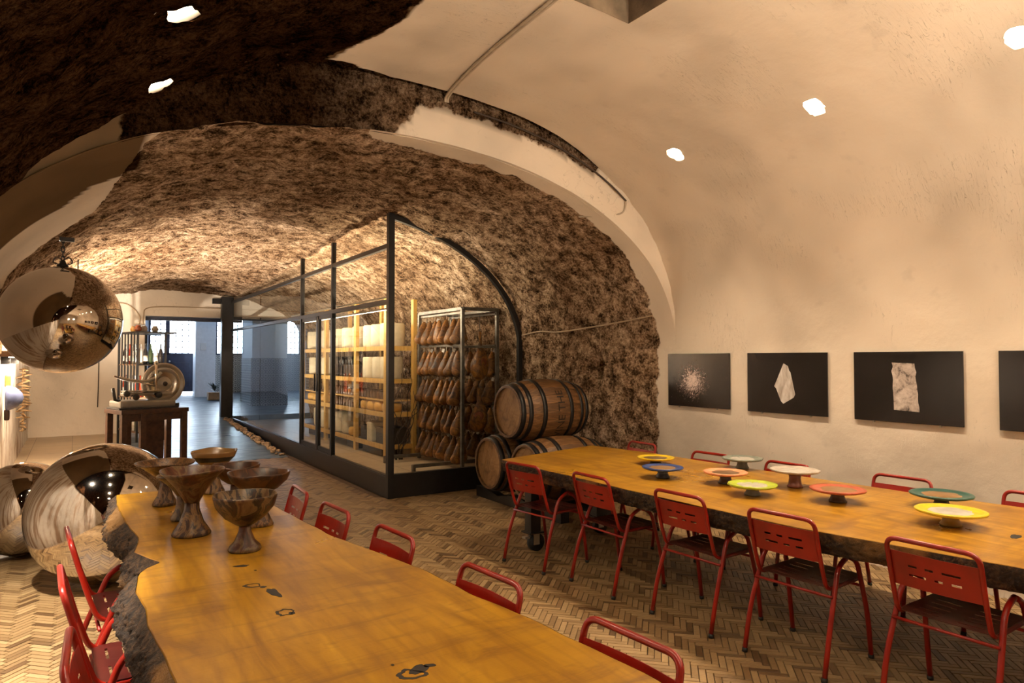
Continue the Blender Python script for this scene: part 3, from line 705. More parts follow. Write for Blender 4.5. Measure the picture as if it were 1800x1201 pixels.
# ------------------------------------------------------------------ glass room
EX, EY, EY2 = 3.16, 7.60, 17.35
en = thing('glass_room', 'black steel and glass room along the tunnel holding hams and cheeses', 'glass room', (0, 0, 0))
ST = 'black_steel'
def bar(a, b, wx, wy, name='rail', mat=ST, parent=en, bev=.004):
    a, b = Vector(a), Vector(b); d = b-a; L = d.length
    M = Matrix.Translation((a+b)/2) @ d.to_track_quat('Z', 'Y').to_matrix().to_4x4()
    return MB().box((0, 0, 0), (wx, wy, L), M, bev).build(name, mat, parent)
vz = lambda x, y: next(z for q, z in (sec_tun(i/600, y) for i in range(300, 601)) if q >= x)
MB().box((EX, (EY+EY2)/2, .125), (.07, EY2-EY, .25)).build('base_panel', ST, en)
MB().box((EX+.94, EY, .14), (1.86, .07, .28)).build('base_panel', ST, en)
bar((EX, EY, 0), (EX, EY, vz(EX, EY)), .075, .075, 'post')
POSTS = [9.72, 10.42, 11.32, EY2]
bar((EX, POSTS[0], 0), (EX, POSTS[0], vz(EX, 9.72)), .06, .06, 'post')
bar((EX, POSTS[1], .2), (EX, POSTS[1], 2.33), .05, .05, 'post')
bar((EX, POSTS[2], 0), (EX, POSTS[2], vz(EX, 11.3)), .06, .06, 'post')
bar((EX-.1, EY2, .2), (EX-.1, EY2, 3.12), .26, .22, 'post')
bar((EX+.02, EY2+.1, 3.02), (EX-.42, EY2+.1, 3.02), .16, .12, 'bracket')
bar((EX, EY, 3.0), (EX, EY2, 3.0), .055, .055)
bar((EX, EY, 2.33), (EX, EY2, 2.33), .065, .055)
bar((EX, EY, .25), (EX, EY2, .25), .05, .03)
# arched front frame
af = []
for i in range(301):
    x, z = sec_tun(i/300, EY)
    if x >= EX: af.append((min(x-.035, 4.995), EY, z-.03))
af = af[:-1] + [(4.995, EY, 1.6), (4.995, EY, .2)]
MB().tube(af, .042, 4, square=True).build('arch_frame', ST, en)
poly = [(EX+.03, .26), (4.98, .26)] + [(p_[0]-.01, p_[2]-.01) for p_ in af[::-1][1:] if p_[0] > EX+.04]
MB().prism(poly, 1, EY-.005, EY+.005).build('pane', 'glass', en)
ys = [EY+.04] + POSTS[:1] + POSTS[2:]
def pane(y0, y1, z0, z1): MB().box((EX, (y0+y1)/2, (z0+z1)/2), (.01, y1-y0-.05, z1-z0-.04)).build('pane', 'glass', en)
for a, b in ((EY, 9.72), (9.72, 11.32), (11.32, 14.3), (14.3, EY2)):
    pane(a+.03, b-.03, 2.33, 3.0)
    n_ = 8; poly = [(a+.04, 3.02), (b-.04, 3.02)] + [(lerp(b-.04, a+.04, k/n_), vz(EX, lerp(b-.04, a+.04, k/n_))-.06) for k in range(n_+1)]
    MB().prism(poly, 0, EX-.005, EX+.005).build('pane', 'glass', en)
pane(EY+.03, 9.70, .25, 2.33); pane(11.34, 14.3, .25, 2.33); pane(14.3, EY2, .25, 2.33)
for (a, b) in ((9.74, 10.40), (10.44, 11.30)):
    dl = MB()
    for y in (a+.03, b-.03): dl.box((EX, y, 1.29), (.04, .045, 2.05))
    for z in (.30, 2.28): dl.box((EX, (a+b)/2, z), (.04, b-a, .06))
    d_ = dl.build('door_leaf', ST, en); MB().box((EX, (a+b)/2, 1.29), (.008, b-a-.1, 1.9)).build('pane', 'glass', d_)
    MB().tube([(EX-.04, (b-.05 if a < 10 else a+.05), 1.15), (EX-.04, (b-.05 if a < 10 else a+.05), 1.42)], .012).build('handle', 'black_steel', d_)
bar((EX+.05, EY2, 2.62), (5.0, EY2, 2.62), .08, .08, 'end_beam'); MB().box((4.1, EY2, 1.6), (1.8, .008, 2.0)).build('pane', 'glass', en)
# end wall above the glass room's far end
MB().prism([(3.2, 2.64), (5.2, 2.64), (5.2, 3.3), (3.2, 3.3)], 1, EY2+.05, EY2+.3).build('end_wall', 'plaster', bpy.data.objects['wall_far'])
# LED strips on the inner face of the rails (they light the goods and the vault)
for (z, y0, y1, e, up) in ((2.40, EY+.2, 12.2, 115, 1), (2.26, EY+.3, 11.6, 34, -1)):
    ld = thing('led_strip', 'slim LED strip fixed inside the %s of the glass room rail' % ('top' if up > 0 else 'underside'), 'light strip', (EX+.06, (y0+y1)/2, z))
    MB().box((0, 0, 0), (.03, y1-y0, .02)).build('channel', 'zinc', ld); MB().box((.012, 0, up*.011), (.012, y1-y0-.02, .004)).build('diffuser', 'led_glow', ld)
    o = lamp('led', 'AREA', (EX+.085, (y0+y1)/2, z+up*.03), (EX+.085+.6, (y0+y1)/2, z+up*(.55 if up > 0 else .25)), e, (1, .80, .56), shape='RECTANGLE', size=.04, size_y=y1-y0)
    d = Vector((.6, 0, up*(.6 if up > 0 else -.02) if up > 0 else -.45)).normalized()
    zx = -d; yx = Vector((0, 1, 0)); xx = yx.cross(zx).normalized()
    o.rotation_euler = Matrix((xx, yx, zx)).transposed().to_euler()

# ------------------------------------------------------------------ wooden shelf with cheeses
FZ = .17
sh = thing('shelving_unit', 'tall pale wooden shelving of cheeses behind the glass', 'shelf', (0, 0, 0))
SX0, SX1 = 3.90, 4.34; PY = [9.52, 10.80, 12.38, 13.90]
for y in PY:
    for x in (SX0, SX1): MB().box((x, y, (FZ+2.55)/2), (.06, .09, 2.55-FZ), bev=.004).build('upright', 'shelf_wood', sh)
LV = [.36, .84, 1.34, 1.83]
for z in LV:
    for k in range(3):
        MB().box(((SX0+SX1)/2, (PY[k]+PY[k+1])/2, z-.02), (SX1-SX0+.02, PY[k+1]-PY[k]-.09, .035)).build('shelf_board', 'worn_wood', sh)
        MB().box((SX0-.01, (PY[k]+PY[k+1])/2, z-.025), (.03, PY[k+1]-PY[k]-.09, .07), bev=.003).build('shelf_rail', 'shelf_wood', sh)
    MB().box(((SX0+SX1)/2, PY[0], z-.025), (SX1-SX0, .03, .07)).build('shelf_rail', 'shelf_wood', sh)
for k in (0, 1, 2): MB().box(((SX0+SX1)/2, (PY[k]+PY[k+1])/2, 1.02), (SX1-SX0-.08, PY[k+1]-PY[k]-.09, .025)).build('shelf_board', 'sawn_light', sh)
BAY = ['near', 'middle', 'far']; LVN = {1.83: 'top shelf', 1.34: 'second shelf', 1.02: 'pale half shelf', .84: 'third shelf', .36: 'bottom shelf'}
def drum(r, h): return [(r*.93, 0), (r, .02), (r*1.01, h*.5), (r, h-.02), (r*.93, h)]
def goods(kind, mesh, level, bay, ys, x, cat, desc, jit=.01, dz=0):
    for i, y in enumerate(ys):
        o = obj(kind, mesh, None, (x+random.uniform(-jit, jit), y, level+dz), (0, 0, random.uniform(0, 6.28)))
        tag(o, '%s, %s from the near end on the %s, %s bay' % (desc, ORD[i], LVN[level], BAY[bay]), cat, '%ss on the wooden shelving' % desc)
ch = MB().lathe(drum(.19, .36), 28).mesh('cheese_drum', 'white_cheese'); ch2 = MB().lathe(drum(.17, .34), 28).mesh('cheese_drum', 'white_cheese')
for b in range(3): goods('cheese_drum', ch, 1.83, b, [lerp(PY[b]+.26, PY[b+1]-.26, k/2) for k in range(3)], 4.11, 'cheese', 'tall white cheese drum', .015)
goods('cheese_drum', ch2, 1.34, 0, [9.78, 10.16, 10.54], 4.10, 'cheese', 'tall white cheese drum')
goods('cheese_drum', ch2, 1.34, 2, [12.70, 13.1, 13.55], 4.10, 'cheese', 'tall white cheese drum')
jar = MB().lathe([(.055, 0), (.06, .01), (.06, .24), (.035, .28), (.035, .32), (.04, .32), (.04, .35), (.002, .35)], 14).mesh('jar', 'dark_jar')
goods('jar', jar, 1.34, 1, [10.98+.15*k for k in range(9)], 4.0, 'jar', 'tall dark jar', .01)
sj = MB().lathe([(.045, 0), (.05, .01), (.05, .10), (.04, .115), (.043, .115), (.043, .14), (.002, .14)], 14).mesh('jar', 'brown_jar')
goods('preserve_jar', sj, 1.02, 0, [9.66+.13*k for k in range(9)], 4.0, 'jar', 'small brown preserve jar', .008, .013)
goods('preserve_jar', sj, 1.02, 1, [10.94+.13*k for k in range(11)], 4.0, 'jar', 'small brown preserve jar', .008, .013)
goods('preserve_jar', sj, .84, 1, [10.94+.13*k for k in range(11)], 4.0, 'jar', 'small brown preserve jar', .008)
wh = MB().lathe([(.13, 0), (.15, .02), (.155, .07), (.15, .12), (.13, .14)], 26).mesh('cheese_round', 'yellow_cheese')
goods('cheese_round', wh, .84, 0, [9.72, 10.03, 10.34, 10.63], 4.08, 'cheese', 'low orange cheese wheel')
goods('cheese_round', wh, .84, 2, [12.62, 12.95, 13.28, 13.6], 4.08, 'cheese', 'low orange cheese wheel')
goods('cheese_round', wh, .36, 1, [11.15], 4.05, 'cheese', 'low orange cheese wheel')
goods('cheese_drum', ch2, .36, 1, [11.6, 12.0], 4.12, 'cheese', 'tall white cheese drum')
goods('cheese_drum', ch2, .36, 2, [12.8, 13.3], 4.12, 'cheese', 'tall white cheese drum')
blk = MB().box((0, 0, .15), (.22, .2, .30), bev=.02).mesh('cheese_block', 'white_cheese')
o = obj('cheese_block', blk, None, (4.02, 10.25, .36)); tag(o, 'upright white cheese block on the bottom shelf, near bay', 'cheese')
def crate(loc, d, mat, label):
    c = thing('storage_crate', label, 'crate', loc); mb = MB(); x, y, z = d
    mb.box((0, 0, .01), (x, y, .02))
    for sx in (-1, 1): mb.box((sx*x/2, 0, z/2), (.015, y, z))
    for sy in (-1, 1): mb.box((0, sy*y/2, z/2), (x, .015, z))
    mb.build('body', mat, c)
    r = MB()
    for sx in (-1, 1): r.box((sx*x/2, 0, z-.01), (.03, y+.03, .02))
    for sy in (-1, 1): r.box((0, sy*y/2, z-.01), (x+.03, .03, .02))
    r.build('rim', mat, c)
crate((4.12, 9.85, .362), (.32, .40, .24), 'crate_dark', 'dark crate on the bottom shelf at the near end'); crate((4.12, 10.60, .362), (.32, .26, .22), 'crate_dark', 'small dark crate on the bottom shelf beside the white block')
crate((4.12, 11.10, .175), (.34, .5, .12), 'crate_dark', 'low dark tray on the floor under the middle bay'); crate((4.12, 10.2, .175), (.34, .8, .12), 'crate_dark', 'low dark tray on the floor under the near bay'); crate((4.12, 13.1, .175), (.34, 1.0, .12), 'crate_blue', 'long blue tray on the floor under the far bay')
# dry vine twigs leaning at the shelf end
vt = thing('vine_twigs', 'tangle of dry dark vine twigs leaning at the shelf end', 'twigs', (4.02, 9.38, FZ))
for k in range(7):
    p_ = Vector((random.uniform(-.05, .1), random.uniform(-.05, .0), 0)); pts = [p_.copy()]
    for i in range(7): p_ = p_ + Vector((random.uniform(-.06, .12), random.uniform(-.05, .04), random.uniform(.09, .22))); pts.append(p_.copy())
    pts = bez(pts, 4); MB().tube(pts, [lerp(.008, .003, i/len(pts)) for i in range(len(pts))], 6).build('twig', 'vine_bark', vt)

# ------------------------------------------------------------------ steel ham rack
rk = thing('ham_rack', 'tall grey steel rack hung with rows of cured hams', 'rack', (0, 0, 0))
RX0, RX1, RY0, RY1, RZ = 4.36, 4.90, 8.02, 9.36, 2.32
def rbar(a, b, name, w=.045): return bar(a, b, w, w, name, 'rack_steel', rk, .003)
for x in (RX0, RX1):
    for y in (RY0, RY1): rbar((x, y, FZ), (x, y, RZ), 'post')
for x in (RX0, RX1): rbar((x, RY0, RZ), (x, RY1, RZ), 'top_rail')
for y in (RY0, RY1): rbar((RX0, y, RZ), (RX1, y, RZ), 'top_rail')
LEV = [2.27, 1.83, 1.43, 1.04, .66]
for z in LEV:
    for x in (RX0+.02, RX1-.02): rbar((x, RY0, z), (x, RY1, z), 'hanging_rail', .03)
    rbar((RX0, RY0, z-.02), (RX1, RY0, z-.02), 'cross_bar', .03) if z in (1.83,) else None
for y in (RY0+.18, RY1-.2):
    rbar((RX0-.62, y, FZ+.08), (RX1, y, FZ+.08), 'foot_bar'); rbar((RX0-.62, y, FZ), (RX0-.62, y, FZ+.10), 'foot')
def ham_mesh(seed, w_, th, h):
    rnd = random.Random(seed); nu, nv = 16, 13
    def fn(i, j):
        t_ = j/(nv-1); a = 2*math.pi*i/nu; prof = pl(t_, [(0, .12), (.06, .22), (.2, .42), (.5, .75), (.75, 1.0), (.9, .95), (.97, .7), (1, .25)])
        x = w_/2*prof*math.copysign(abs(math.cos(a))**.8, math.cos(a)); y = th/2*min(1, prof*1.25)*math.sin(a); k = fbm((x*9+seed, y*9, t_*3), 3)*.030
        return (x*(1+k*4)+rnd.uniform(-.002, .002)+.02*math.sin(t_*3+seed), y*(1+k*4)+k*.4, -t_*h)
    mb = MB(); vs = [fn(i, j) for j in range(nv) for i in range(nu)]
    fs = [(j*nu+i, (j+1)*nu+i, (j+1)*nu+(i+1) % nu, j*nu+(i+1) % nu) for j in range(nv-1) for i in range(nu)] + [tuple(range(nu)), tuple((nv-1)*nu+i for i in range(nu))[::-1]]
    return mb.add(vs, fs, True).mesh('meat', 'ham_skin')
hm = [ham_mesh(s, w_, th, h) for s, w_, th, h in ((1, .25, .11, .36), (2, .22, .12, .37), (3, .27, .10, .35), (4, .20, .12, .36))]
cordm = MB().tube([(0, 0, .055), (0, 0, -.01)], .004, 5).mesh('cord', 'cable_white'); tagm = MB().box((0, 0, 0), (.035, .003, .05)).mesh('tag', 'paper_tag')
ROW = ['top', 'second', 'third', 'fourth', 'bottom']
def hang(m, x, y, z, rz, label, grp, tg):
    th = thing('cured_ham', label, 'ham', (x, y, z-.055), rz, grp); obj('meat', m, th); obj('cord', cordm, th)
    if tg: obj('tag', tagm, th, (.02, -.045, .005), (.2, .3, random.uniform(-.5, .5)))
for r_, z in enumerate(LEV):
    nh = 7
    for k in range(nh):
        y = lerp(RY0+.13, RY1-.10, k/(nh-1))+random.uniform(-.015, .015)
        hang(hm[(r_*3+k) % 4], RX0+.02, y, z-.015, random.uniform(-.5, .4), 'cured pork piece, %s from the front, %s row on the rack\'s left side' % (ORD[k], ROW[r_]), 'cured hams on the rack', (k+r_) % 2 == 0)
    if r_ in (1, 2, 3, 4):
        for k in range(4):
            y = lerp(RY0+.12, RY0+.75, k/3)
            hang(hm[(r_+k) % 4], RX1-.02, y, z-.015, random.uniform(-.5, .5), 'cured pork piece, %s from the front, %s row on the rack\'s right side' % (ORD[k], ROW[r_]), 'cured hams on the rack', k % 2 == 0)
def leg_ham(loc, rz, label, s=1.0):
    th = thing('whole_ham', label, 'ham', loc, rz); nu = 18
    prof = [(.018, 0, .0), (.026, -.03, .0), (.022, -.10, .01), (.03, -.18, .015), (.06, -.25, .02), (.10, -.33, .02), (.13, -.43, .01), (.135, -.52, 0), (.11, -.60, -.01), (.06, -.65, -.01), (.01, -.67, -.01)]
    vs = []
    for (r, z, dx) in prof:
        for i in range(nu):
            a = 2*math.pi*i/nu; k = fbm((r*8*math.cos(a), r*8*math.sin(a), z*5), 3)*.03; vs.append(((r*1.05+k*r*6)*math.cos(a)*s+dx, (r*.62+k*r*4)*math.sin(a)*s, z*s))
    n_ = len(prof); fs = [(j*nu+i, (j+1)*nu+i, (j+1)*nu+(i+1) % nu, j*nu+(i+1) % nu) for j in range(n_-1) for i in range(nu)] + [tuple(range(nu)), tuple((n_-1)*nu+i for i in range(nu))[::-1]]
    MB().add(vs, fs, True).build('meat', 'ham_skin', th); MB().tube([(0, 0, -.05), (.0, .0, .22)], .005, 6).build('cord', 'cable_dark', th)
    mb = MB(); mb.lathe([(.001, .0), (.055, .004), (.062, .0)], 16, M=Matrix.Translation((0, -.075*s, -.42*s)) @ Matrix.Rotation(R(90), 4, 'X')); mb.build('cut_face', 'ham_cut', th)
leg_ham((4.64, RY0+.02, 2.02), .3, 'whole cured ham leg hanging from the near end of the rack'); leg_ham((4.62, RY0+.02, 1.26), -.4, 'whole cured ham leg hanging lower, just above the barrels', .9)

# ------------------------------------------------------------------ barrels
BL, RH, RB, NSV = .92, .285, .355, 22
def brad(x): return RH+(RB-RH)*(1-(2*x/BL)**2)
def stave_mesh():
    vs, fs = [], []; n_ = 9; w2 = math.pi/NSV*.985
    for i in range(n_):
        x = -BL/2+BL*i/(n_-1); r = brad(x)
        for (a, q) in ((-w2, r-.024), (-w2, r-.002), (-w2*.9, r), (w2*.9, r), (w2, r-.002), (w2, r-.024)): vs.append((x, q*math.sin(a), q*math.cos(a)))
    m = 6
    for i in range(n_-1):
        for k in range(m): fs.append((i*m+k, i*m+(k+1) % m, (i+1)*m+(k+1) % m, (i+1)*m+k))
    fs += [tuple(range(m))[::-1], tuple((n_-1)*m+k for k in range(m))]
    return MB().add(vs, fs).mesh('stave', 'barrel_wood')
sm_ = stave_mesh()
def hoop_mesh(x, wd):
    mb = MB(); vs, fs = [], []; sg = 48
    prof = [(x-wd/2, brad(x-wd/2)-.002), (x-wd/2, brad(x-wd/2)+.005), (x+wd/2, brad(x+wd/2)+.005), (x+wd/2, brad(x+wd/2)-.002)]
    for (px_, r) in prof:
        for k in range(sg): a = 2*math.pi*k/sg; vs.append((px_, r*math.sin(a), r*math.cos(a)))
    for i in range(3):
        for k in range(sg): fs.append((i*sg+k, i*sg+(k+1) % sg, (i+1)*sg+(k+1) % sg, (i+1)*sg+k))
    return mb.add(vs, fs, True).mesh('hoop', 'black_steel')
HX = [(-.43, .05), (-.345, .045), (-.18, .05), (.18, .05), (.345, .045), (.43, .05)]
hms = [hoop_mesh(*q) for q in HX]
def barrel(loc, roll, label):
    b = thing('wine_barrel', label, 'barrel', loc, 0, 'stacked barrels')
    for k in range(NSV): obj('stave', sm_, b, (0, 0, 0), (2*math.pi*k/NSV+roll, 0, 0))
    for m in hms: obj('hoop', m, b)
    for sx in (-1, 1):
        hd = []
        npl = 6; wpl = 2*(RH-.02)/npl
        for k in range(npl):
            y0 = -(RH-.02)+k*wpl; y1 = y0+wpl-.002; pts = []; r = RH-.02
            for q in range(7): y = lerp(y0, y1, q/6); pts.append((y, math.sqrt(max(r*r-y*y, 0))))
            for q in range(7): y = lerp(y1, y0, q/6); pts.append((y, -math.sqrt(max(r*r-y*y, 0))))
            MB().prism(pts, 0, sx*(BL/2-.05), sx*(BL/2-.028)).build('head_plank', 'barrel_head_wood', b, None, (.25+roll, 0, 0))
    return b
BX = 4.44
barrel((BX, 6.72, RB+.10), .1, 'lower barrel nearest the glass room, its round head toward the room')
barrel((BX+.02, 5.99, RB+.10), .5, 'lower barrel half hidden behind the right table')
tb = barrel((BX+.03, 6.355, RB+.10+2*RB*.862), .3, 'top barrel resting on two others, stencilled lettering on its side')
rail = thing('barrel_cradle', 'black timber cradle under the stacked barrels', 'cradle', (BX, 6.35, 0))
for x in (-.28, .28):
    pts = [(-.85, 0), (.85, 0), (.85, .12), (.62, .12), (.366, .075), (.12, .12), (-.12, .12), (-.366, .075), (-.62, .12), (-.85, .12)]
    MB().prism(pts, 0, x-.05, x+.05).build('beam', 'black_steel', rail)
# stencil wrapped on the top barrel
cu = bpy.data.curves.new('stencil', 'FONT'); cu.body = 'WINE THE'; cu.size = .135; cu.align_x = 'CENTER'; cu.align_y = 'CENTER'
tmp = bpy.data.objects.new('stencil', cu); COL.objects.link(tmp); dg = bpy.context.evaluated_depsgraph_get(); me = bpy.data.meshes.new_from_object(tmp.evaluated_get(dg)); bpy.data.objects.remove(tmp)
bm = bmesh.new(); bm.from_mesh(me)
bmesh.ops.subdivide_edges(bm, edges=[e for e in bm.edges if e.calc_length() > .03], cuts=3)
for q in bm.verts:
    s_, h_ = q.co.x, q.co.y; ang = R(100)+(-s_)/RB   # run round the belly, read from below upward
    x = .04-h_; r = brad(x)+.0025; q.co = (x, -r*math.sin(ang), r*math.cos(ang))
bmesh.ops.triangulate(bm, faces=bm.faces); bm.to_mesh(me); bm.free(); me.materials.clear(); me.materials.append(MATS['stencil_black'])
obj('lettering', me, tb)

# ------------------------------------------------------------------ slab tables
def slab(name, label, loc_z, L, Rr, th, bark_out, seed, knots):
    tb_ = thing(name, label, 'table', (0, 0, 0))
    y0, y1 = max(L[0][0], Rr[0][0]), None
    n_ = 150
    def edge(E, t_):
        y = lerp(E[0][0], E[-1][0], t_); return y, pl(y, E)
    vs, fs = [], []
    for j in range(n_+1):
        t_ = j/n_; ya, xa = edge(L, t_); yb, xb = edge(Rr, t_)
        xa += .008*noise.noise((ya*6, seed, 0)); xb += .008*noise.noise((yb*6, seed+5, 0))
        vs += [(xa, ya, loc_z), (xb, yb, loc_z), (xb+.004, yb, loc_z-.006), (xb-.06, yb, loc_z-th), (xa+.06, ya, loc_z-th), (xa-.004, ya, loc_z-.006)]
    for j in range(n_):
        for k in range(6): a, b = j*6+k, j*6+(k+1) % 6; fs.append((a, a+6, b+6, b))
    fs += [(0, 1, 2, 3, 4, 5), tuple(n_*6+k for k in range(6))[::-1]]
    MB().add(vs, fs).build('tabletop', 'table_wood', tb_)
    for side, E, sg in (('l', L, -1), ('r', Rr, 1)):
        N, K = 640, 16; vs, fs = [], []
        for j in range(N+1):
            t_ = j/N; y, x = edge(E, t_); x += .008*noise.noise((y*6, seed + (0 if sg < 0 else 5), 0))
            wav = .5+.5*noise.noise((y*1.7, seed, 2)); bo = bark_out[0] if sg < 0 else bark_out[1]
            for k in range(K+1):
                q = k/K; out = bo*((.35+.9*wav)*math.sin(q*math.pi*.62) if bo > 0 else q*q)+.005
                bk = (fbm((y*9, q*2.5, seed), 3)*.016 + abs(fbm((y*34, q*7, seed), 3))*.022)*min(1, q*4)
                vs.append((x+sg*(out+bk), y, loc_z-.002-q*(th+.006)))
        m = K+1
        for j in range(N):
            for k in range(K): f = (j*m+k, j*m+k+1, (j+1)*m+k+1, (j+1)*m+k); fs.append(f if sg < 0 else f[::-1])
        MB().add(vs, fs, True).build('bark_edge', 'bark', tb_)
    for q in knots:
        if len(q) == 2:      # a ring: outer and inner outline
            n_ = len(q[0]); vs = [(*p_, z_) for z_ in (loc_z-.002, loc_z+.0007) for o_ in q for p_ in o_]; fs = []
            for k in range(n_): k2 = (k+1) % n_; fs += [(2*n_+k, 2*n_+k2, 3*n_+k2, 3*n_+k), (k, k2, 2*n_+k2, 2*n_+k), (n_+k2, n_+k, 3*n_+k, 3*n_+k2)]
            MB().add(vs, fs).build('knot', 'dark_knot', tb_)
        else: MB().prism(q, 2, loc_z-.003, loc_z+.0007).build('knot', 'dark_knot', tb_)
    return tb_
def blob(cx, cy, rx, ry, rot, seed, ring=0):
    out = []
    for k in range(22):
        a = 2*math.pi*k/22; r = 1+.45*noise.noise((math.cos(a)*1.6+seed, math.sin(a)*1.6, seed)); x, y = rx*r*math.cos(a), ry*r*math.sin(a)
        out.append((cx+x*math.cos(rot)-y*math.sin(rot), cy+x*math.sin(rot)+y*math.cos(rot)))
    return out
def ring(cx, cy, rx, ry, rot, seed, w_): return (blob(cx, cy, rx, ry, rot, seed), blob(cx+.1*rx, cy, rx*(1-w_), ry*(1-w_), rot, seed))
kn = [ring(.597, 2.80, .034, .022, -.5, 1, .30), blob(.628, 2.762, .012, .012, 0, 2), blob(.648, 2.675, .019, .058, .12, 3), ring(.629, 2.445, .030, .033, .3, 8, .26), blob(.650, 2.425, .010, .014, 0, 9),
      ring(.805, 1.778, .032, .042, .9, 3, .30), blob(.838, 1.795, .038, .020, .5, 4), blob(.872, 1.80, .020, .010, -.4, 12), blob(.615, 3.09, .030, .014, -.3, 6), blob(.65, 2.995, .006, .007, 0, 7), blob(.785, 1.86, .005, .006, 0, 7)]
lt = slab('slab_table', 'live-edge wooden slab table with footed bowls, in the left foreground', .76, LT, LTR, .13, (.075, -.05), 3, kn)
rt = slab('slab_table', 'live-edge wooden slab table with coloured cake stands, along the pictures', RTZ, RT, RTR, .115, (-.05, .03), 11, [blob(4.02, 1.55, .06, .02, .2, 4)])
def caster_leg(tbl, x, y):
    lg = MB().box((x, y, .40), (.10, .10, .46), bev=.004).build('leg', 'black_steel', tbl)
    MB().box((x, y, .165), (.15, .13, .012)).build('caster_plate', 'black_steel', lg)
    MB().tube([(x+.03, y-.024, .075), (x+.03, y+.024, .075)], .075, 22).build('wheel', 'rubber', lg)
    mb = MB()
    for s_ in (-1, 1): mb.box((x+.015, y+s_*.035, .11), (.06, .006, .10))
    mb.lathe([(.03, .155), (.03, .165)], 14, M=Matrix.Translation((x, y, 0))); mb.build('fork', 'zinc', lg)
    MB().box((x-.07, y, .125), (.05, .05, .015)).build('brake_tab', 'zinc', lg)
for (x, y) in ((3.33, 4.86), (4.18, 5.02), (3.66, .6), (4.58, .6)): caster_leg(rt, x, y)
for y in (4.9, .6): MB().box((3.9 if y > 1 else 4.1, y, .60), (.9, .08, .06)).build('cross_beam', 'black_steel', rt)
for (x, y) in ((.42, 4.7), (.82, 4.7), (.45, .95), (1.15, .95)): caster_leg(lt, x, y)
for y in (4.7, .95): MB().box((.62 if y > 2 else .8, y, .60), (.5, .08, .06)).build('cross_beam', 'black_steel', lt)

# ------------------------------------------------------------------ chairs
def make_chair():
    c = thing('metal_chair', 'red metal stacking chair', 'chair'); r = .0135
    for sy in (-1, 1):
        y = sy*.232; yt = sy*.215
        rear = round_path([(-.265, y, 0), (-.205, y, .25), (-.085, yt, .545), (.015, yt, .585)], .10, 6)
        front = round_path([(.225, y, 0), (.19, y, .25), (.115, yt, .545), (.015, yt, .585)], .10, 6)
        a = MB().tube(rear, r, 10).build('leg', 'red_paint', c); MB().tube(front, r, 10).build('leg', 'red_paint', c)
        for x in (-.265, .225): MB().tube([(x, y, 0), (x+(.006 if x < 0 else -.004), y, .022)], .0155, 10).build('foot_cap', 'rubber', a)
    H_ = .81; ys_ = .195
    hoop = round_path([(.20, -ys_, .435), (-.165, -ys_, .435), (-.215, -ys_, .58), (-.278, -ys_, H_), (-.278, ys_, H_), (-.215, ys_, .58), (-.165, ys_, .435), (.20, ys_, .435)], .055, 6)
    MB().tube(hoop, .0115, 10).build('back_frame', 'red_paint', c)
    MB().tube([(-.163, -.225, .405), (-.163, .225, .405)], .008, 8).build('stretcher', 'red_paint', c)
    MB().tube([(.15, -.225, .405), (.15, .225, .405)], .008, 8).build('stretcher', 'red_paint', c)
    # slotted backrest plate between the uprights
    yb = [-.185, -.11, -.07, -.035, .0, .035, .07, .11, .185]; zb = [0, .055, .066, .098, .109, .165]
    def bk(x, y, z):
        h = .585+y; return (-.2165-(h-.585)*.268+z-.014*(1-(x/.185)**2)+.004, x, h)
    holes = {(1, 1), (3, 1), (5, 1), (6, 1), (1, 3), (2, 3), (4, 3), (6, 3)}
    MB().plate(yb, zb, holes, .002, bk).build('backrest', 'red_paint', c)
    xs = [-.165, -.12, -.11, -.06, -.05, 0, .01, .06, .07, .12, .13, .205]; yy = [-.20, -.15, -.04, .04, .15, .20]
    holes = {(i, j) for i in (1, 3, 5, 7, 9) for j in (1, 3)}
    MB().plate(xs, yy, holes, .003, lambda x, y, z: (x, y, .447+z-.008*math.cos(x*8)*math.cos(y*7)+.002)).build('seat', 'red_seat', c)
    return c
ch0 = make_chair(); first = [True]
def chair(hx, hy, ang, label, grp):
    """hx,hy: middle of the back rail on plan; ang: facing direction"""
    ca, sa = math.cos(R(ang)), math.sin(R(ang)); loc = (hx+.278*ca, hy+.278*sa, 0)
    if first[0]:
        first[0] = False; ch0.location = loc; ch0.rotation_euler = (0, 0, R(ang)); ch0['label'] = label; ch0['group'] = grp
    else: dup(ch0, loc, R(ang), label, grp)
near = [(2.985, 4.51, 8.5), (3.107, 3.82, .5), (3.155, 3.02, 2.5), (3.195, 2.325, 4), (3.225, 1.575, 2), (3.27, .80, 1)]
WH = ['far end, next to the barrels', 'second from the barrel end', 'third from the barrel end', 'fourth from the barrel end', 'fifth from the barrel end', 'sixth from the barrel end']
for k, q in enumerate(near): chair(*q, 'red chair, aisle side of the right table, %s' % WH[k], 'red chairs at the right table')
for k, q in enumerate([(4.76, 5.02, 178), (4.74, 4.14, 183), (4.80, 3.41, 181), (4.92, 2.58, 182), (4.98, 1.78, 181), (4.98, .95, 180)]): chair(*q, 'red chair, picture-wall side of the right table, %s' % WH[k], 'red chairs at the right table')
W2 = ['farthest, by the footed bowls', 'second farthest', 'third farthest', 'fourth farthest', 'nearest to the front', 'at the near corner']
for k, q in enumerate([(1.23, 4.42, 178), (1.248, 3.77, 184), (1.315, 3.09, 184), (1.37, 2.285, 185), (1.425, 1.555, 184)]): chair(*q, 'red chair, aisle side of the left table, %s' % W2[k], 'red chairs at the left table')
for k, q in enumerate([(-.01, 3.88, 3), (-.03, 3.14, 2), (-.005, 2.36, -2)]): chair(*q, 'red chair, left side of the left table, %s' % ['farthest, before the big steel ball', 'middle one', 'nearest, cut off by the frame'][k], 'red chairs at the left table')

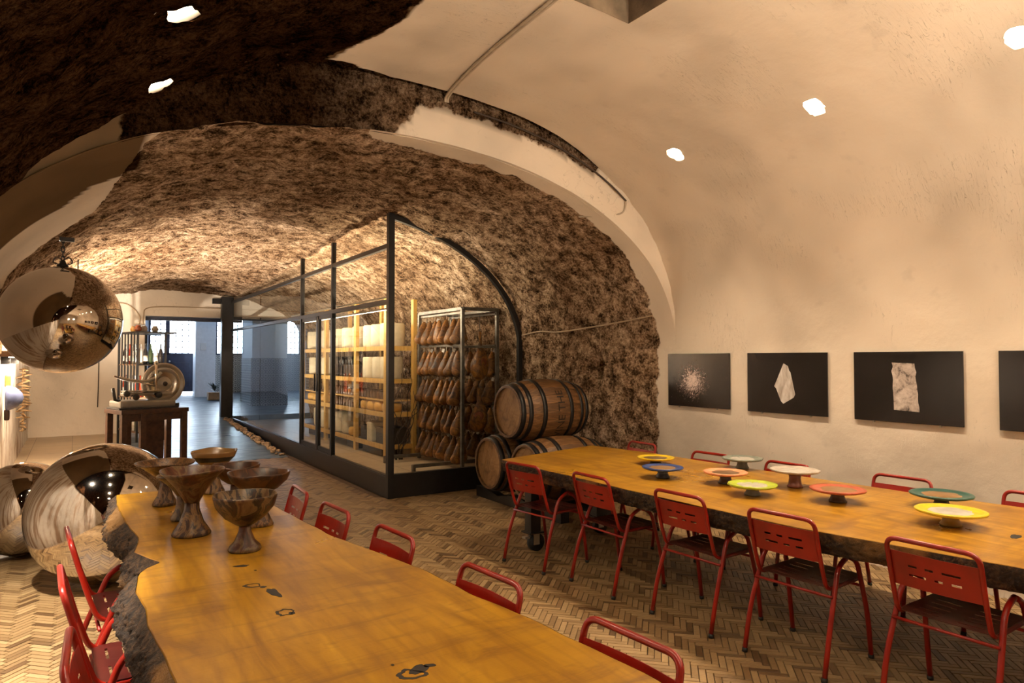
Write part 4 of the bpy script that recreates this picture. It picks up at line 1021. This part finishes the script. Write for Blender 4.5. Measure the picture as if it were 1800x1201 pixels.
# ------------------------------------------------------------------ cake stands
def stand(x, y, rim, dia, hgt, m1, m2, well, label, sd, ragged=0.0, stem=.045):
    th = thing('cake_stand', label, 'cake stand', (x*1.017, y*1.017, RTZ+.0005), 0, 'ceramic cake stands'); r = dia/2; t0 = .022
    wob = lambda r_, z, a: (r_*(1+ragged*noise.noise((math.cos(a)*6+sd, math.sin(a)*6, sd))), z+ragged*.05*noise.noise((math.cos(a)*3, math.sin(a)*3, sd)))
    MB().lathe([(stem*.9, hgt-t0-.004), (r*.80, hgt-t0), (r*.98, hgt-t0*.6), (r, hgt-.004), (r*.97, hgt), (r*.86, hgt-.003), (r*.80, hgt-.008), (.002, hgt-.009)], 44, wob=wob).build('plate', m1, th)
    MB().lathe([(.002, hgt-.0075), (r*.60, hgt-.0075), (r*.62, hgt-.0085)], 30, wob=lambda r_, z, a: (r_*(1+.18*noise.noise((math.cos(a)*2+sd, math.sin(a)*2, 0))), z), cap0=False, cap1=False).build('glaze_pool', well, th)
    MB().lathe([(stem*1.15, 0), (stem*1.2, .008), (stem, .02), (stem*.86, (hgt-t0)*.6), (stem, hgt-t0+.002)], 24).build('pedestal', m2, th)
STANDS = [
 (4.13, 4.20, 0, .315, .062, 'yellow_glaze', 'blue_clay', 'dark_well', 'yellow-rimmed cake stand with a dark centre, behind the blue one'),
 (3.70, 3.69, 0, .31, .085, 'blue_glaze', 'blue_clay', 'tan_well', 'dark blue cake stand at the table edge'),
 (4.56, 3.66, 0, .325, .088, 'grey_glaze', 'olive_clay', 'pale_well', 'grey-green cake stand by the picture wall'),
 (3.905, 3.28, 0, .31, .088, 'salmon_glaze', 'umber_clay', 'dark_well', 'salmon pink cake stand with a dark centre'),
 (3.724, 2.91, 0, .315, .075, 'lime_glaze', 'grey_clay', 'pale_well', 'lime green cake stand with a ragged rim'),
 (4.20, 2.93, 0, .33, .125, 'white_glaze', 'rust_clay', 'pale_well', 'tall white cake stand on a rust-brown foot'),
 (3.99, 2.487, 0, .33, .085, 'brick_glaze', 'umber_clay', 'tan_well', 'brick red cake stand in mid table'),
 (4.36, 2.06, 0, .345, .085, 'green_glaze', 'blue_clay', 'tan_well', 'dark green cake stand behind the lemon one'),
 (3.926, 1.81, 0, .345, .085, 'lemon_glaze', 'gold_clay', 'pale_well', 'lemon yellow cake stand with a swirled pale centre')]
for k, q in enumerate(STANDS): stand(*q, k+1, .05 if k in (4, 5, 2) else .012)

# ------------------------------------------------------------------ footed bowls
def goblet(x, y, dia, hgt, foot, stem, bowl_h, mat, label, sd, shape='cone', mat2=None):
    th = thing('footed_bowl', label, 'bowl', (x, y, .7605), 0, 'footed ceramic bowls'); r = dia/2; zb = hgt-bowl_h
    wob = lambda r_, z, a: (r_*(1+.03*noise.noise((math.cos(a)*1.5+sd, math.sin(a)*1.5, z*5))), z+.012*noise.noise((math.cos(a)+sd, math.sin(a), 1))*(r_/r if z > hgt*.6 else 0))
    if shape == 'cone': out = [(stem, zb), (stem*1.3, zb+bowl_h*.12), (r*.5, zb+bowl_h*.45), (r*.82, zb+bowl_h*.80), (r*.97, hgt-.012), (r, hgt-.004), (r*.985, hgt), (r*.94, hgt-.003), (r*.8, hgt-bowl_h*.22), (r*.5, hgt-bowl_h*.5), (.004, hgt-bowl_h*.82)]
    else: out = [(stem, zb), (stem*1.6, zb+bowl_h*.06), (r*.62, zb+bowl_h*.28), (r*.90, zb+bowl_h*.62), (r*.99, hgt-.012), (r, hgt-.004), (r*.985, hgt), (r*.94, hgt-.003), (r*.85, hgt-bowl_h*.3), (r*.55, hgt-bowl_h*.66), (.004, hgt-bowl_h*.86)]
    MB().lathe(out, 40, wob=wob).build('bowl', mat, th)
    MB().lathe([(foot*.96, 0), (foot, .006), (foot*.93, .02), (foot*.62, zb*.4), (stem*1.05, zb*.8), (stem, zb+.004)], 30, wob=lambda r_, z, a: (r_*(1+.04*noise.noise((math.cos(a)*2, math.sin(a)*2+sd, z*8))), z)).build('foot', mat2 or mat, th)
G = [(.476, 4.63, .335, .262, .07, .028, .115, 'glaze_ochre', 'wide ochre footed bowl on the left, on a slim stem'),
 (.511, 3.78, .305, .325, .092, .034, .165, 'glaze_drip', 'tall footed bowl with black stripes on its flared foot', 'cone', 'glaze_black_stripe'),
 (.515, 4.16, .26, .25, .062, .03, .12, 'glaze_speckle', 'spotted footed bowl hidden behind the tall striped one'),
 (.79, 4.88, .285, .28, .07, .03, .12, 'glaze_bands', 'tan footed bowl with black bands, farthest on the table', 'round', 'glaze_black_stripe'),
 (.677, 3.34, .285, .257, .074, .026, .145, 'glaze_speckle', 'speckled footed bowl nearest to the front', 'round', 'glaze_drip'),
 (.84, 3.80, .315, .282, .075, .03, .12, 'glaze_red_brown', 'wide red-brown footed bowl with a black side', 'round', 'glaze_ochre'),
 (.80, 4.20, .26, .27, .07, .03, .11, 'glaze_red_brown', 'plain brown footed bowl behind the wide red-brown one', 'round')]
for k, q in enumerate(G):
    a = list(q); lab = a[8]; rest = a[9:]; goblet(*a[:8], lab, k*3.1+1, *rest)

# ------------------------------------------------------------------ polished steel balls
def ball(loc, r, label, chain=None):
    th = thing('steel_ball', label, 'steel ball', loc); nu, nv = 96, 48
    mb = MB(); mb.lathe([(max(.0006, r*math.sin(math.pi*j/nv)), -r*math.cos(math.pi*j/nv)) for j in range(nv+1)], nu, cap0=False, cap1=False); mb.build('shell', 'mirror_steel', th)
    if chain:
        MB().lathe([(.045, r-.004), (.05, r+.01), (.03, r+.03), (.018, r+.06), (.001, r+.06)], 18).build('cap', 'black_steel', th)
        k = 0; z = r+.055
        while z < chain-.04:
            pts = [(.014*math.cos(a), 0, .030*math.sin(a)) for a in [2*math.pi*i/12 for i in range(12)]]
            MB().tube(pts, .005, 6, closed=True).build('chain_link', 'black_steel', th, (0, 0, z+.02), (0, 0, (k % 2)*R(90))); z += .044; k += 1
        for (a, b) in ((.05, .5), (-.05, 2.2)): MB().tube(bez([(0, 0, r+.06), (a, .02, r+.09), (a*1.5, .03, r+.045), (a*.6, .02, r+.02)], 6), .006, 6).build('cable_loop', 'cable_dark', th)
        MB().box((.03, 0, chain-.02), (.12, .05, .04), bev=.006).build('ceiling_bracket', 'black_steel', th)
    else: MB().lathe([(.02, -.0), (.02, .008)], 12, M=Matrix.Translation((0, 0, -r))).build('foot_ring', 'black_steel', th)
    return th
ball((-.10, 7.66, 2.01), .50, 'polished steel ball hanging from the tunnel vault on a chain', .78)
ball((.215, 5.89, .510), .507, 'largest polished steel ball on the floor, behind the left table')
ball((-.335, 7.07, .388), .385, 'smaller polished steel ball on the floor by the left wall')

# ------------------------------------------------------------------ pictures
def pict(yc, motif, label):
    th = thing('picture', label, 'picture', (5.405, yc, 1.425)); W, H_ = .82, .55
    MB().box((0, 0, 0), (.012, W, H_), bev=.002).build('panel', 'print_splash' if motif == 'splash' else 'print_black', th)
    for s_ in (-.25, .25): MB().box((-.004, s_, -H_/2-.006), (.02, .012, .014)).build('clip', 'zinc', th)
    if motif == 'kite':
        # outline of the printed fragment, in picture plane (right = toward the viewer's right = -y)
        pts = [(-.015, .18), (.03, .155), (.042, .115), (.055, .10), (.10, -.095), (.085, -.125), (-.02, -.185), (-.045, -.165), (-.095, -.05), (-.115, -.03)]
        MB().prism([(-a, b) for a, b in pts], 0, -.0068, -.0064).build('printed_fragment', 'print_diamond', th)
    if motif == 'slab':
        pts = []
        for k in range(12): pts.append((-.10+.015*noise.noise((k*.7, 1, 0))+k*.0012, .19-k*.0335))
        for k in range(12): pts.append((.075+.012*noise.noise((k*.6, 4, 0))-k*.003+.03, -.185+k*.0335))
        MB().prism([(-a, b) for a, b in pts], 0, -.0068, -.0064).build('printed_fragment', 'print_white', th)
pict(4.885, 'splash', 'black picture with a pale burst of crystals, nearest the stone wall'); pict(3.855, 'kite', 'black picture of a kite-shaped white fragment')
pict(2.80, 'slab', 'black picture of an upright white slab'); pict(1.755, None, 'plain black picture cut off by the right edge'); 

# ------------------------------------------------------------------ cables
def on_front(x, y, off=.012):
    for i in range(800):
        a = sec_front(i/800)
        if a[0] >= x: return (x, y, a[1]-off)
def cable(name, pts, r, mat, label, n_=8):
    tag(MB().tube(bez(pts, n_), r, 6).build(name, mat), label, 'cable')
for k, dx in enumerate((0, .022)):
    cable('ceiling_cable', [(2.50+dx, 3.30, 4.4), (2.50+dx, 3.33, 3.95), on_front(2.48+dx, 3.42), on_front(2.50+dx, 3.9), on_front(2.54+dx, 4.5), on_front(2.62+dx, 5.08), (2.64+dx, 5.165, 3.84)], 0.011, 'cable_white', 'pale cable from the shaft across the vault, %s' % ('left of the pair' if k == 0 else 'right of the pair'))
sp_ = []
for i in range(14):
    u = lerp(.55, .76, i/13); a = sec_front(u); b = sec_tun(u, 5.2); sp_.append((lerp(a[0], b[0], .18), 5.165, lerp(a[1], b[1], .18)))
cable('arch_cable', sp_, .009, 'cable_dark', 'dark cable following the arch step toward the right', 3)
e_ = sp_[-1]; q_ = sec_tun(.72, 5.45)
cable('arch_cable_end', [e_, (e_[0]-.03, 5.2, e_[2]-.12), (q_[0]+.1, 5.32, q_[1]-.02), (q_[0], 5.5, q_[1]-.01)], .009, 'cable_white', 'pale cable end folding under the arch onto the stone')
cable('stone_cable', [(5.0, 7.55, 1.96), (5.05, 7.2, 2.0), (5.05, 6.8, 1.98), (5.14, 6.3, 2.02), (5.25, 5.85, 2.07), (5.33, 5.46, 2.12)], .010, 'conduit', 'brown cable sagging across the tuff wall above the barrels')
for k, (a, b) in enumerate((((1.22, 2.42), (1.0, 2.86)), ((1.30, 2.42), (1.38, 2.80)))):
    cable('wall_conduit', [(a[0], 17.42, a[1]), (a[0]+.01, 17.42, a[1]+.2), (b[0], 17.42, b[1]), (b[0]+.5 if k else b[0]-.4, 17.42, b[1]+.05)] + ([(3.0, 17.41, b[1]+.05)] if k else []), .014, 'conduit', 'conduit on the far wall rising from the box and bending %s' % ('right over the passage' if k else 'left'))
tag(MB().box((0, 0, 0), (.22, .08, .17), bev=.01).build('junction_box', 'grey_box', None, (1.24, 17.40, 2.33)), 'grey junction box on the far wall above the bottle rack', 'junction box')
cable('wall_wire', [(.46, 17.42, 1.9), (.46, 17.42, 1.2), (.45, 17.42, .6)], .012, 'cable_dark', 'dark wire running down the far wall')

# ------------------------------------------------------------------ bottle rack
bk_ = thing('bottle_rack', 'dark metal rack of bottles standing behind the slicer', 'rack', (.98, 14.2, 0), R(13.5)); BW, BD, BH = .48, 1.05, 2.14
for x in (0, BW):
    for y in (0, BD): MB().box((x, y, BH/2), (.035, .035, BH)).build('post', 'black_steel', bk_)
for z in (.30, .93, 1.54): MB().box((BW/2, BD/2, z), (BW, BD, .025)).build('shelf', 'worn_wood', bk_)
MB().box((BW/2+.08, BD/2, BH), (BW+.22, BD+.05, .03)).build('top', 'black_steel', bk_)
for k in range(1, 6): MB().box((0, BD*k/6, BH/2+.3), (.02, .03, BH-.6)).build('bar', 'black_steel', bk_)
for x in (.30, .60): MB().box((BW/2, 0, z), (BW, .02, .02)).build('cross_bar', 'black_steel', bk_)
def bottle_mesh(mat): return MB().lathe([(.036, 0), (.039, .01), (.039, .20), (.030, .235), (.014, .265), (.014, .315), (.017, .317), (.017, .335), (.002, .335)], 14).mesh('glass_body', mat)
for nm, c in (('bottle_green', (.02, .035, .015)), ('bottle_red', (.30, .035, .015)), ('bottle_orange', (.55, .17, .02)), ('bottle_clear', (.45, .44, .40)), ('bottle_white', (.62, .60, .56)), ('bottle_black', (.012, .011, .012)), ('label_cream', (.6, .55, .45))): simple(nm, c, .15, var=.1)
BM = {k: bottle_mesh(k) for k in ('bottle_green', 'bottle_red', 'bottle_orange', 'bottle_clear', 'bottle_white', 'bottle_black')}; LBm = MB().lathe([(.0395, .05), (.0398, .05), (.0398, .14), (.0395, .14)], 14, cap0=False, cap1=False).mesh('label', 'label_cream')
CN = {'bottle_green': 'dark green', 'bottle_red': 'red', 'bottle_orange': 'orange', 'bottle_clear': 'clear', 'bottle_white': 'white', 'bottle_black': 'black'}
Mx = Matrix.Translation((.98, 14.2, 0)) @ Matrix.Rotation(R(13.5), 4, 'Z')
seqf = {1.54: ['bottle_clear', 'bottle_black', 'bottle_green', 'bottle_white', 'bottle_black'], .93: ['bottle_red', 'bottle_orange', 'bottle_clear', 'bottle_orange', 'bottle_red'], .30: ['bottle_clear', 'bottle_green', 'bottle_black', 'bottle_white', 'bottle_green']}
seqs = {1.54: ['bottle_white', 'bottle_clear', 'bottle_white', 'bottle_red', 'bottle_clear', 'bottle_black'], .93: ['bottle_red', 'bottle_white', 'bottle_clear', 'bottle_white', 'bottle_black', 'bottle_red'], .30: ['bottle_green', 'bottle_clear', 'bottle_black', 'bottle_white', 'bottle_green', 'bottle_clear']}
SN = {1.54: 'upper', .93: 'middle', .30: 'lower'}
for z in (1.54, .93, .30):
    for side, seq in (('front', seqf[z]), ('left side', seqs[z])):
        for k, m in enumerate(seq):
            p_ = Mx @ (Vector((.07+k*.088, .07, z+.013)) if side == 'front' else Vector((.065, .20+k*.14, z+.013)))
            b = thing('bottle', '%s bottle, %s along the %s of the rack\'s %s shelf' % (CN[m], ORD[k], side, SN[z]), 'bottle', p_, 0, 'bottles in the rack'); b.scale = (1, 1, 1.12 if z > 1 else 1.2)
            obj('glass_body', BM[m], b)
            if k % 2: obj('label', LBm, b)
# odds and ends on top of the rack
for k, (dx, dy, mt, nm, lab) in enumerate(((.05, .15, 'rust_clay', 'clay_pot', 'small rust clay pot on top of the bottle rack'), (.2, .3, 'white_glaze', 'clay_pot', 'small white pot on top of the bottle rack'), (.12, .6, 'multi_ceramic', 'clay_pot', 'ochre pot on top of the bottle rack'), (.36, .2, 'grey_clay', 'clay_pot', 'grey pot on top of the bottle rack'))):
    o = MB().lathe([(.04, 0), (.06, .03), (.062, .07), (.04, .10), (.045, .115), (.035, .115), (.03, .09), (.001, .03)], 16).build(nm, mt, None, tuple(Mx @ Vector((dx, dy, BH+.015)))); tag(o, lab, 'pot')

# ------------------------------------------------------------------ slicer and its bench
SA = R(17); sb_ = thing('slicer_bench', 'dark brown wooden bench carrying the meat slicer', 'bench', (.89, 11.0, 0), SA); TZ = .95
MB().box((0, 0, TZ-.03), (.90, .62, .06), bev=.006).build('bench_top', 'brown_wood', sb_)
for x in (-.40, -.16, .40):
    for y in (-.26, .26): MB().box((x, y, (TZ-.06)/2), (.075, .075, TZ-.06), bev=.004).build('leg', 'brown_wood', sb_)
MB().box((.16, .20, .46), (.30, .03, .80)).build('back_board', 'brown_wood', sb_); MB().box((0, -.26, TZ-.11), (.84, .04, .10)).build('apron', 'brown_wood', sb_)
MB().box((-.06, 0, .10), (.84, .56, .03)).build('low_shelf', 'worn_wood', sb_)
sl = thing('meat_slicer', 'cream enamel hand-cranked meat slicer with a big round flywheel', 'slicer', (.89, 11.0, TZ+.001), SA)
MB().box((-.06, 0, .07), (.74, .42, .10), bev=.03).build('base', 'slicer_enamel', sl); MB().box((-.06, 0, .012), (.78, .46, .022), bev=.005).build('plinth', 'slicer_dark', sl)
MB().box((-.05, -.10, .205), (.62, .20, .05), bev=.01).build('carriage', 'slicer_steel', sl); MB().box((-.10, -.12, .25), (.50, .26, .014), bev=.004).build('meat_plate', 'slicer_steel', sl)
fw = MB(); Mf = Matrix.Translation((.19, -.06, .34)) @ Matrix.Rotation(R(90), 4, 'X')
fw.lathe([(.285, -.02), (.30, -.01), (.30, .015), (.285, .025), (.255, .02), (.24, .002), (.10, .03), (.06, .05), (.05, .06), (.001, .06)], 48, M=Mf); fl_ = fw.build('flywheel', 'slicer_enamel', sl)
MB().lathe([(.03, .05), (.034, .07), (.02, .09), (.001, .092)], 16, M=Mf).build('hub', 'slicer_dark', fl_)
MB().lathe([(.235, .004), (.10, .032), (.10, .034), (.235, .006)], 48, M=Mf, cap0=False, cap1=False).build('steel_dish', 'slicer_steel', fl_)
MB().box((.19, .03, .20), (.24, .10, .26), bev=.02).build('housing', 'slicer_enamel', sl)
MB().tube([(.05, -.16, .24), (.05, -.16, .64)], .018, 12).build('guide_rod', 'slicer_steel', sl); MB().lathe([(.001, .62), (.026, .63), (.026, .655), (.001, .67)], 14, M=Matrix.Translation((.05, -.16, 0))).build('rod_knob', 'zinc', sl)
MB().tube(bez([(-.42, -.12, .44), (-.28, -.14, .40), (-.1, -.14, .38), (.04, -.13, .42), (.14, -.10, .50)], 5), .022, 10).build('arm', 'slicer_enamel', sl)
MB().tube([(-.18, -.15, .38), (.06, -.16, .31)], .016, 10).build('brace', 'slicer_steel', sl); MB().tube([(-.48, -.12, .46), (-.40, -.12, .43)], .012, 8).build('grip', 'worn_wood', sl)
for (x, z) in ((-.36, .22), (-.24, .17), (.06, .19)): MB().lathe([(.04, 0), (.045, .02), (.03, .035), (.001, .036)], 18, M=Matrix.Translation((x, -.22, z)) @ Matrix.Rotation(R(90), 4, 'X')).build('dial', 'slicer_dark', sl)
MB().tube([(-.40, -.1, .12), (-.47, -.13, .14), (-.50, -.13, .30)], .022, 10).build('lever', 'slicer_dark', sl)
tag(MB().box((0, 0, .03), (.10, .09, .06), bev=.008).build('small_box', 'slicer_dark', None, (1.24, 11.02, TZ+.001), (0, 0, .5)), 'small black box at the right end of the slicer bench', 'box')

# ------------------------------------------------------------------ things on the left tunnel wall
ws = thing('wall_shelf', 'brown wooden shelf board on the whitewashed left wall', 'shelf', (-.70, 11.6, 1.71))
MB().box((0, 0, 0), (.16, 2.0, .07), bev=.006).build('board', 'worn_wood', ws)
for y in (-.8, .8): MB().box((-.03, y, -.08), (.10, .03, .10)).build('bracket', 'black_steel', ws)
for up in (1, -1):
    MB().box((.02, 0, up*.041), (.03, 1.8, .01)).build('light_strip', 'led_glow', ws)
    lamp('shelf_light', 'AREA', (-.66, 11.6, 1.71+up*.06), (-.62, 11.6, 1.71+up*1.0), 260 if up > 0 else 90, (1, .80, .58), shape='RECTANGLE', size=.04, size_y=1.8).rotation_euler = (0, R(180-8) if up > 0 else R(-8), 0)
dw = thing('driftwood_sculpture', 'vertical chain of driftwood sticks hanging on the left wall', 'sculpture', (-.68, 13.5, .48))
MB().tube(bez([(0, 0, 0), (.01, .01, .3), (-.01, 0, .7), (0, 0, 1.02)], 5), .012, 8).build('core', 'driftwood', dw)
for k in range(20):
    z = .02+k*.051; a = random.uniform(-.9, .9); L = lerp(.13, .24, min(1, k/8))*random.uniform(.65, 1.15); a2 = random.uniform(-.9, .9)
    d = Vector((math.cos(a)*.6, math.sin(a2), random.uniform(-.2, .2))).normalized(); b = Vector((0, 0, z))
    MB().tube([b-d*L*.45, b+d*L*.1+Vector((0, 0, .012)), b+d*L*.55], [.008, .022, .007], 6).build('stick', 'driftwood', dw)
bc = thing('ceramic_mask', 'blue round ceramic mounted on the left wall', 'ceramic', (-.70, 10.95, 1.14))
MB().lathe([(.001, .16), (.07, .14), (.13, .08), (.16, .0), (.16, -.03), (.001, -.04)], 28, M=Matrix.Rotation(R(90), 4, 'Y')).build('dome', 'blue_ceramic', bc)
MB().box((-.02, .10, .22), (.06, .14, .16), bev=.02).build('crest', 'multi_ceramic', bc); MB().box((-.02, .05, -.22), (.06, .10, .14), bev=.02).build('tail', 'umber_clay', bc)
